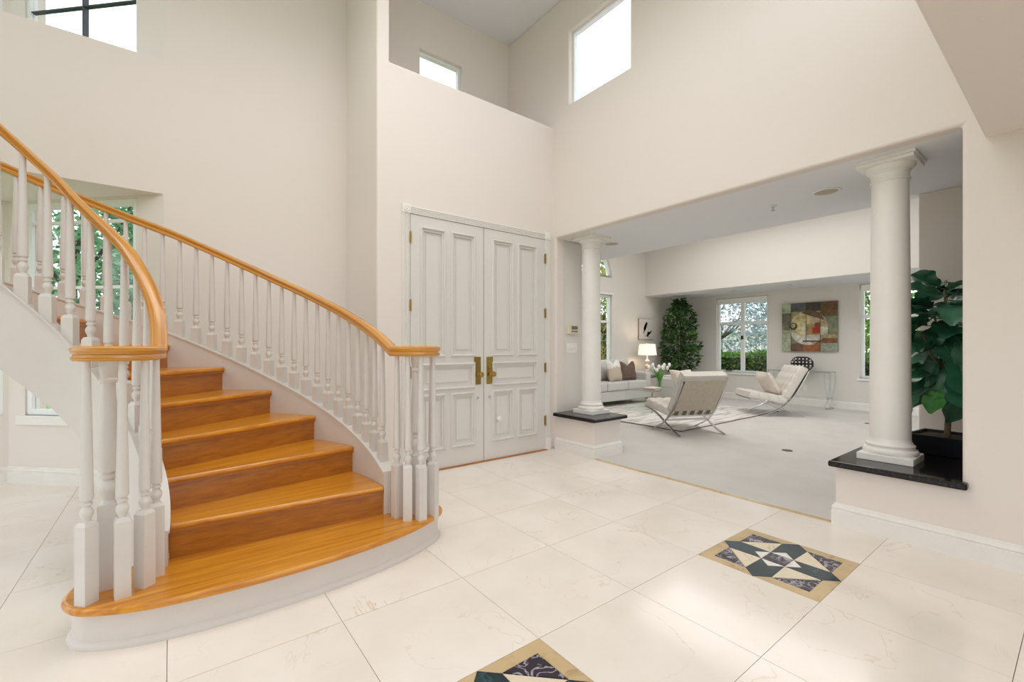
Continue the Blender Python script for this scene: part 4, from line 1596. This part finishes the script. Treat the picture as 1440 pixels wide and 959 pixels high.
fig = thing('potted_fig', 'large-leaved fig tree in low black planter behind the right column', 'plant', (4.44, .64, .4332))
vs = []
for hx, z in ((.125, 0), (.18, .142), (.165, .142), (.155, .12)):
    vs += [(-hx, -hx, z), (hx, -hx, z), (hx, hx, z), (-hx, hx, z)]
fs = [(3, 2, 1, 0)]
for k in range(3):
    for i in range(4):
        j = (i + 1) % 4
        fs.append((k * 4 + i, k * 4 + j, k * 4 + 4 + j, k * 4 + 4 + i))
pl = MB().add(vs, fs).build('planter', M['planter'], fig, bevel=.004)
pl.rotation_euler = (0, 0, -.12)
so = MB().box((-.156, -.156, .10), (.156, .156, .122)).build('soil', M['soil'], fig)
so.rotation_euler = (0, 0, -.12)
tp = spline([(0, 0, .11), (.015, -.005, .35), (-.01, .01, .62), (.01, 0, .90), (0, .01, 1.18)], 5)
MB().tube(tp, [.019 - .010 * k / (len(tp) - 1) for k in range(len(tp))], 10).build('trunk', M['trunk'], fig, smooth=60)
LM = [fig_leaf_mesh('leaf', .25, .105, .35, .28, M['fig']), fig_leaf_mesh('leaf', .21, .095, .5, .15, M['fig']), fig_leaf_mesh('leaf', .23, .10, .2, .45, M['fig2']), fig_leaf_mesh('leaf', .16, .07, .25, .5, M['fig3'])]
rr = random.Random(11)
for br, (ang, z0, ln) in enumerate(((2.4, .60, .16), (.6, .74, .15), (4.0, .85, .14), (5.4, .66, .15))):
    p = spline([(0, 0, z0), (ln * .6 * cos(ang), ln * .6 * sin(ang), z0 + .10), (ln * cos(ang), ln * sin(ang), z0 + .26)], 4)
    MB().tube(p, .007, 7).build('branch', M['trunk'], fig, smooth=60)
nl = 72
for k in range(nl):
    f = k / (nl - 1)
    z = .42 + .80 * f
    a = k * 2.399 + rr.uniform(-.3, .3)
    rad = .03 + .15 * rr.random() * (1 - .4 * f)
    pitch = radians(rr.uniform(-80, -10) + 75 * f ** 2)
    lm_ = LM[rr.choice((0, 0, 1, 1, 2))] if f > .10 else LM[rr.choice((2, 3))]
    o = link('leaf', lm_, fig, loc=(rad * cos(a), rad * sin(a), z))
    o.rotation_euler = (pitch, rr.uniform(-.5, .5), a - pi / 2)
    s_ = rr.uniform(.8, 1.15)
    o.scale = (s_, s_, s_)

# ------------------------------------------------------------------ outdoors, seen through the windows
structure(MB().box((-60, -60, -.6), (90, 90, -.30)).build('ground', M['grass']))
structure(MB().box((14.2, -2, -.299), (16.5, 14, -.28)).build('garden_path', M['pathway']))
structure(MB().box((-12, -16, -.299), (13.5, -1.9, -.27)).build('bounce_paving', M['pathway']))  # unseen paving, added so neutral light bounces indoors instead of grass green


def tree(name, label, cat, x, y, h, rx, rz, leafm, n, size, seed, group=None, zc=None, trunk_r=.08, forks=5, flat=.4):
    t = thing(name, label, cat, (x, y, -.30), 0, group)
    zc = zc or h - rz
    MB().tube(spline([(0, 0, 0), (.06, .04, zc * .5), (0, 0, zc)], 4), [trunk_r] * 5 + [trunk_r * .7] * 4, 8).build('trunk', M['bark'], t, smooth=60)
    r = random.Random(seed)
    m = MB()
    for k in range(forks):
        a = 2 * pi * k / forks + r.uniform(-.4, .4)
        e = r.uniform(.5, .9)
        p = spline([(0, 0, zc * .75), (rx * .4 * cos(a), rx * .4 * sin(a), zc * 1.0), (rx * e * cos(a), rx * e * sin(a), zc + rz * r.uniform(.1, .7))], 4)
        m.tube(p, [trunk_r * .5 * (1 - .8 * q_ / (len(p) - 1)) for q_ in range(len(p))], 6)
    m.build('limbs', M['bark'], t, smooth=60)
    o = leaves(n, crown(0, 0, zc, rx, rx, rz, .35), size, seed + 1, flat).build('foliage', M[leafm], t)
    o['kind'] = 'stuff'
    return t


tree('garden_tree', 'dense green tree outside the bay window behind the stair', 'tree', -1.15, 9.0, 5.4, 1.25, 2.3, 'bay_leaf', 5200, .17, 21)
tree('garden_tree', 'second green tree at the right side of the bay window', 'tree', .25, 9.5, 4.3, 1.1, 1.9, 'bay_leaf', 4200, .17, 31)
tree('garden_tree', 'grey-green olive-like tree beyond the hedge outside the far left window', 'tree', 16.2, 8.4, 3.9, 1.7, 1.55, 'olive_leaf', 2600, .17, 41, forks=9)
tree('garden_tree', 'bluish bare-branched tree beyond the hedge outside the far window', 'tree', 15.4, 5.6, 3.6, 1.35, 1.4, 'olive_leaf', 1900, .17, 51, forks=10)
tree('garden_tree', 'bright green tree outside the window beside the right column', 'tree', 13.6, 2.9, 4.6, 1.3, 2.1, 'bush_leaf', 5200, .17, 61)
tree('garden_shrub', 'bright lime shrub rising behind the hedge in the far window', 'shrub', 13.3, 5.0, 1.75, .55, .75, 'bush_leaf', 1100, .12, 71, trunk_r=.03)
tree('garden_tree', 'yellow-green tree outside the tall arched window', 'tree', 10.9, 9.4, 4.6, 1.4, 2.1, 'gold_leaf', 3600, .17, 81)
tree('garden_tree', 'green tree further left outside the tall arched window', 'tree', 13.0, 11.3, 4.8, 1.4, 2.1, 'bay_leaf', 2600, .18, 91)


def hedge(label, x0, x1, y0, y1, h, n, seed):
    t = thing('hedge', label, 'hedge', ((x0 + x1) / 2, (y0 + y1) / 2, -.30))
    a, b = (x1 - x0) / 2, (y1 - y0) / 2
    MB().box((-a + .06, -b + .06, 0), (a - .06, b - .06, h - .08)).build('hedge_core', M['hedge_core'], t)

    def f(r):
        k = r.random()
        if k < .45:
            return (r.uniform(-a, a), r.uniform(-b, b), h + r.uniform(-.09, .02)), (0, 0, 1)
        if k < .85:
            return (-a + r.uniform(-.03, .06), r.uniform(-b, b), r.uniform(.1, h)), (-1, 0, .3)
        return (r.uniform(-a, a), (-b if r.random() < .5 else b), r.uniform(.1, h)), (0, 1, .3)
    o = leaves(n, f, .075, seed, .5).build('foliage', M['hedge_leaf'], t)
    o['kind'] = 'stuff'


hedge('clipped green hedge under the far left window', 11.3, 12.1, 5.25, 7.7, 1.29, 4200, 101)
hedge('clipped green hedge just right of the far window latch', 11.3, 12.1, 3.2, 5.1, 1.34, 4200, 102)
hedge('dark clipped hedge outside the window beside the right column', 11.3, 12.1, .4, 3.1, 1.25, 4200, 103)
t = thing('neighbour_house', 'pale neighbouring house far beyond the garden trees', 'house', (40, 24, -.30))
MB().box((-3, -6, 0), (3, 6, 2.6)).build('walls', M['stucco'], t)
MB().add([(-3.4, -6.4, 2.6), (3.4, -6.4, 2.6), (3.4, 6.4, 2.6), (-3.4, 6.4, 2.6), (0, -4, 3.7), (0, 4, 3.7)], [(0, 1, 4), (1, 2, 5, 4), (2, 3, 5), (3, 0, 4, 5), (3, 2, 1, 0)]).build('roof', M['roof'], t)
for yy in (-4, -1, 2):
    w_ = MB().box((-3.06, yy, .9), (-2.98, yy + 1.1, 2.0)).build('window_frame', M['frame'], t)
    MB().box((-3.065, yy + .08, .98), (-3.055, yy + 1.02, 1.92)).build('pane', M['gasket'], w_)
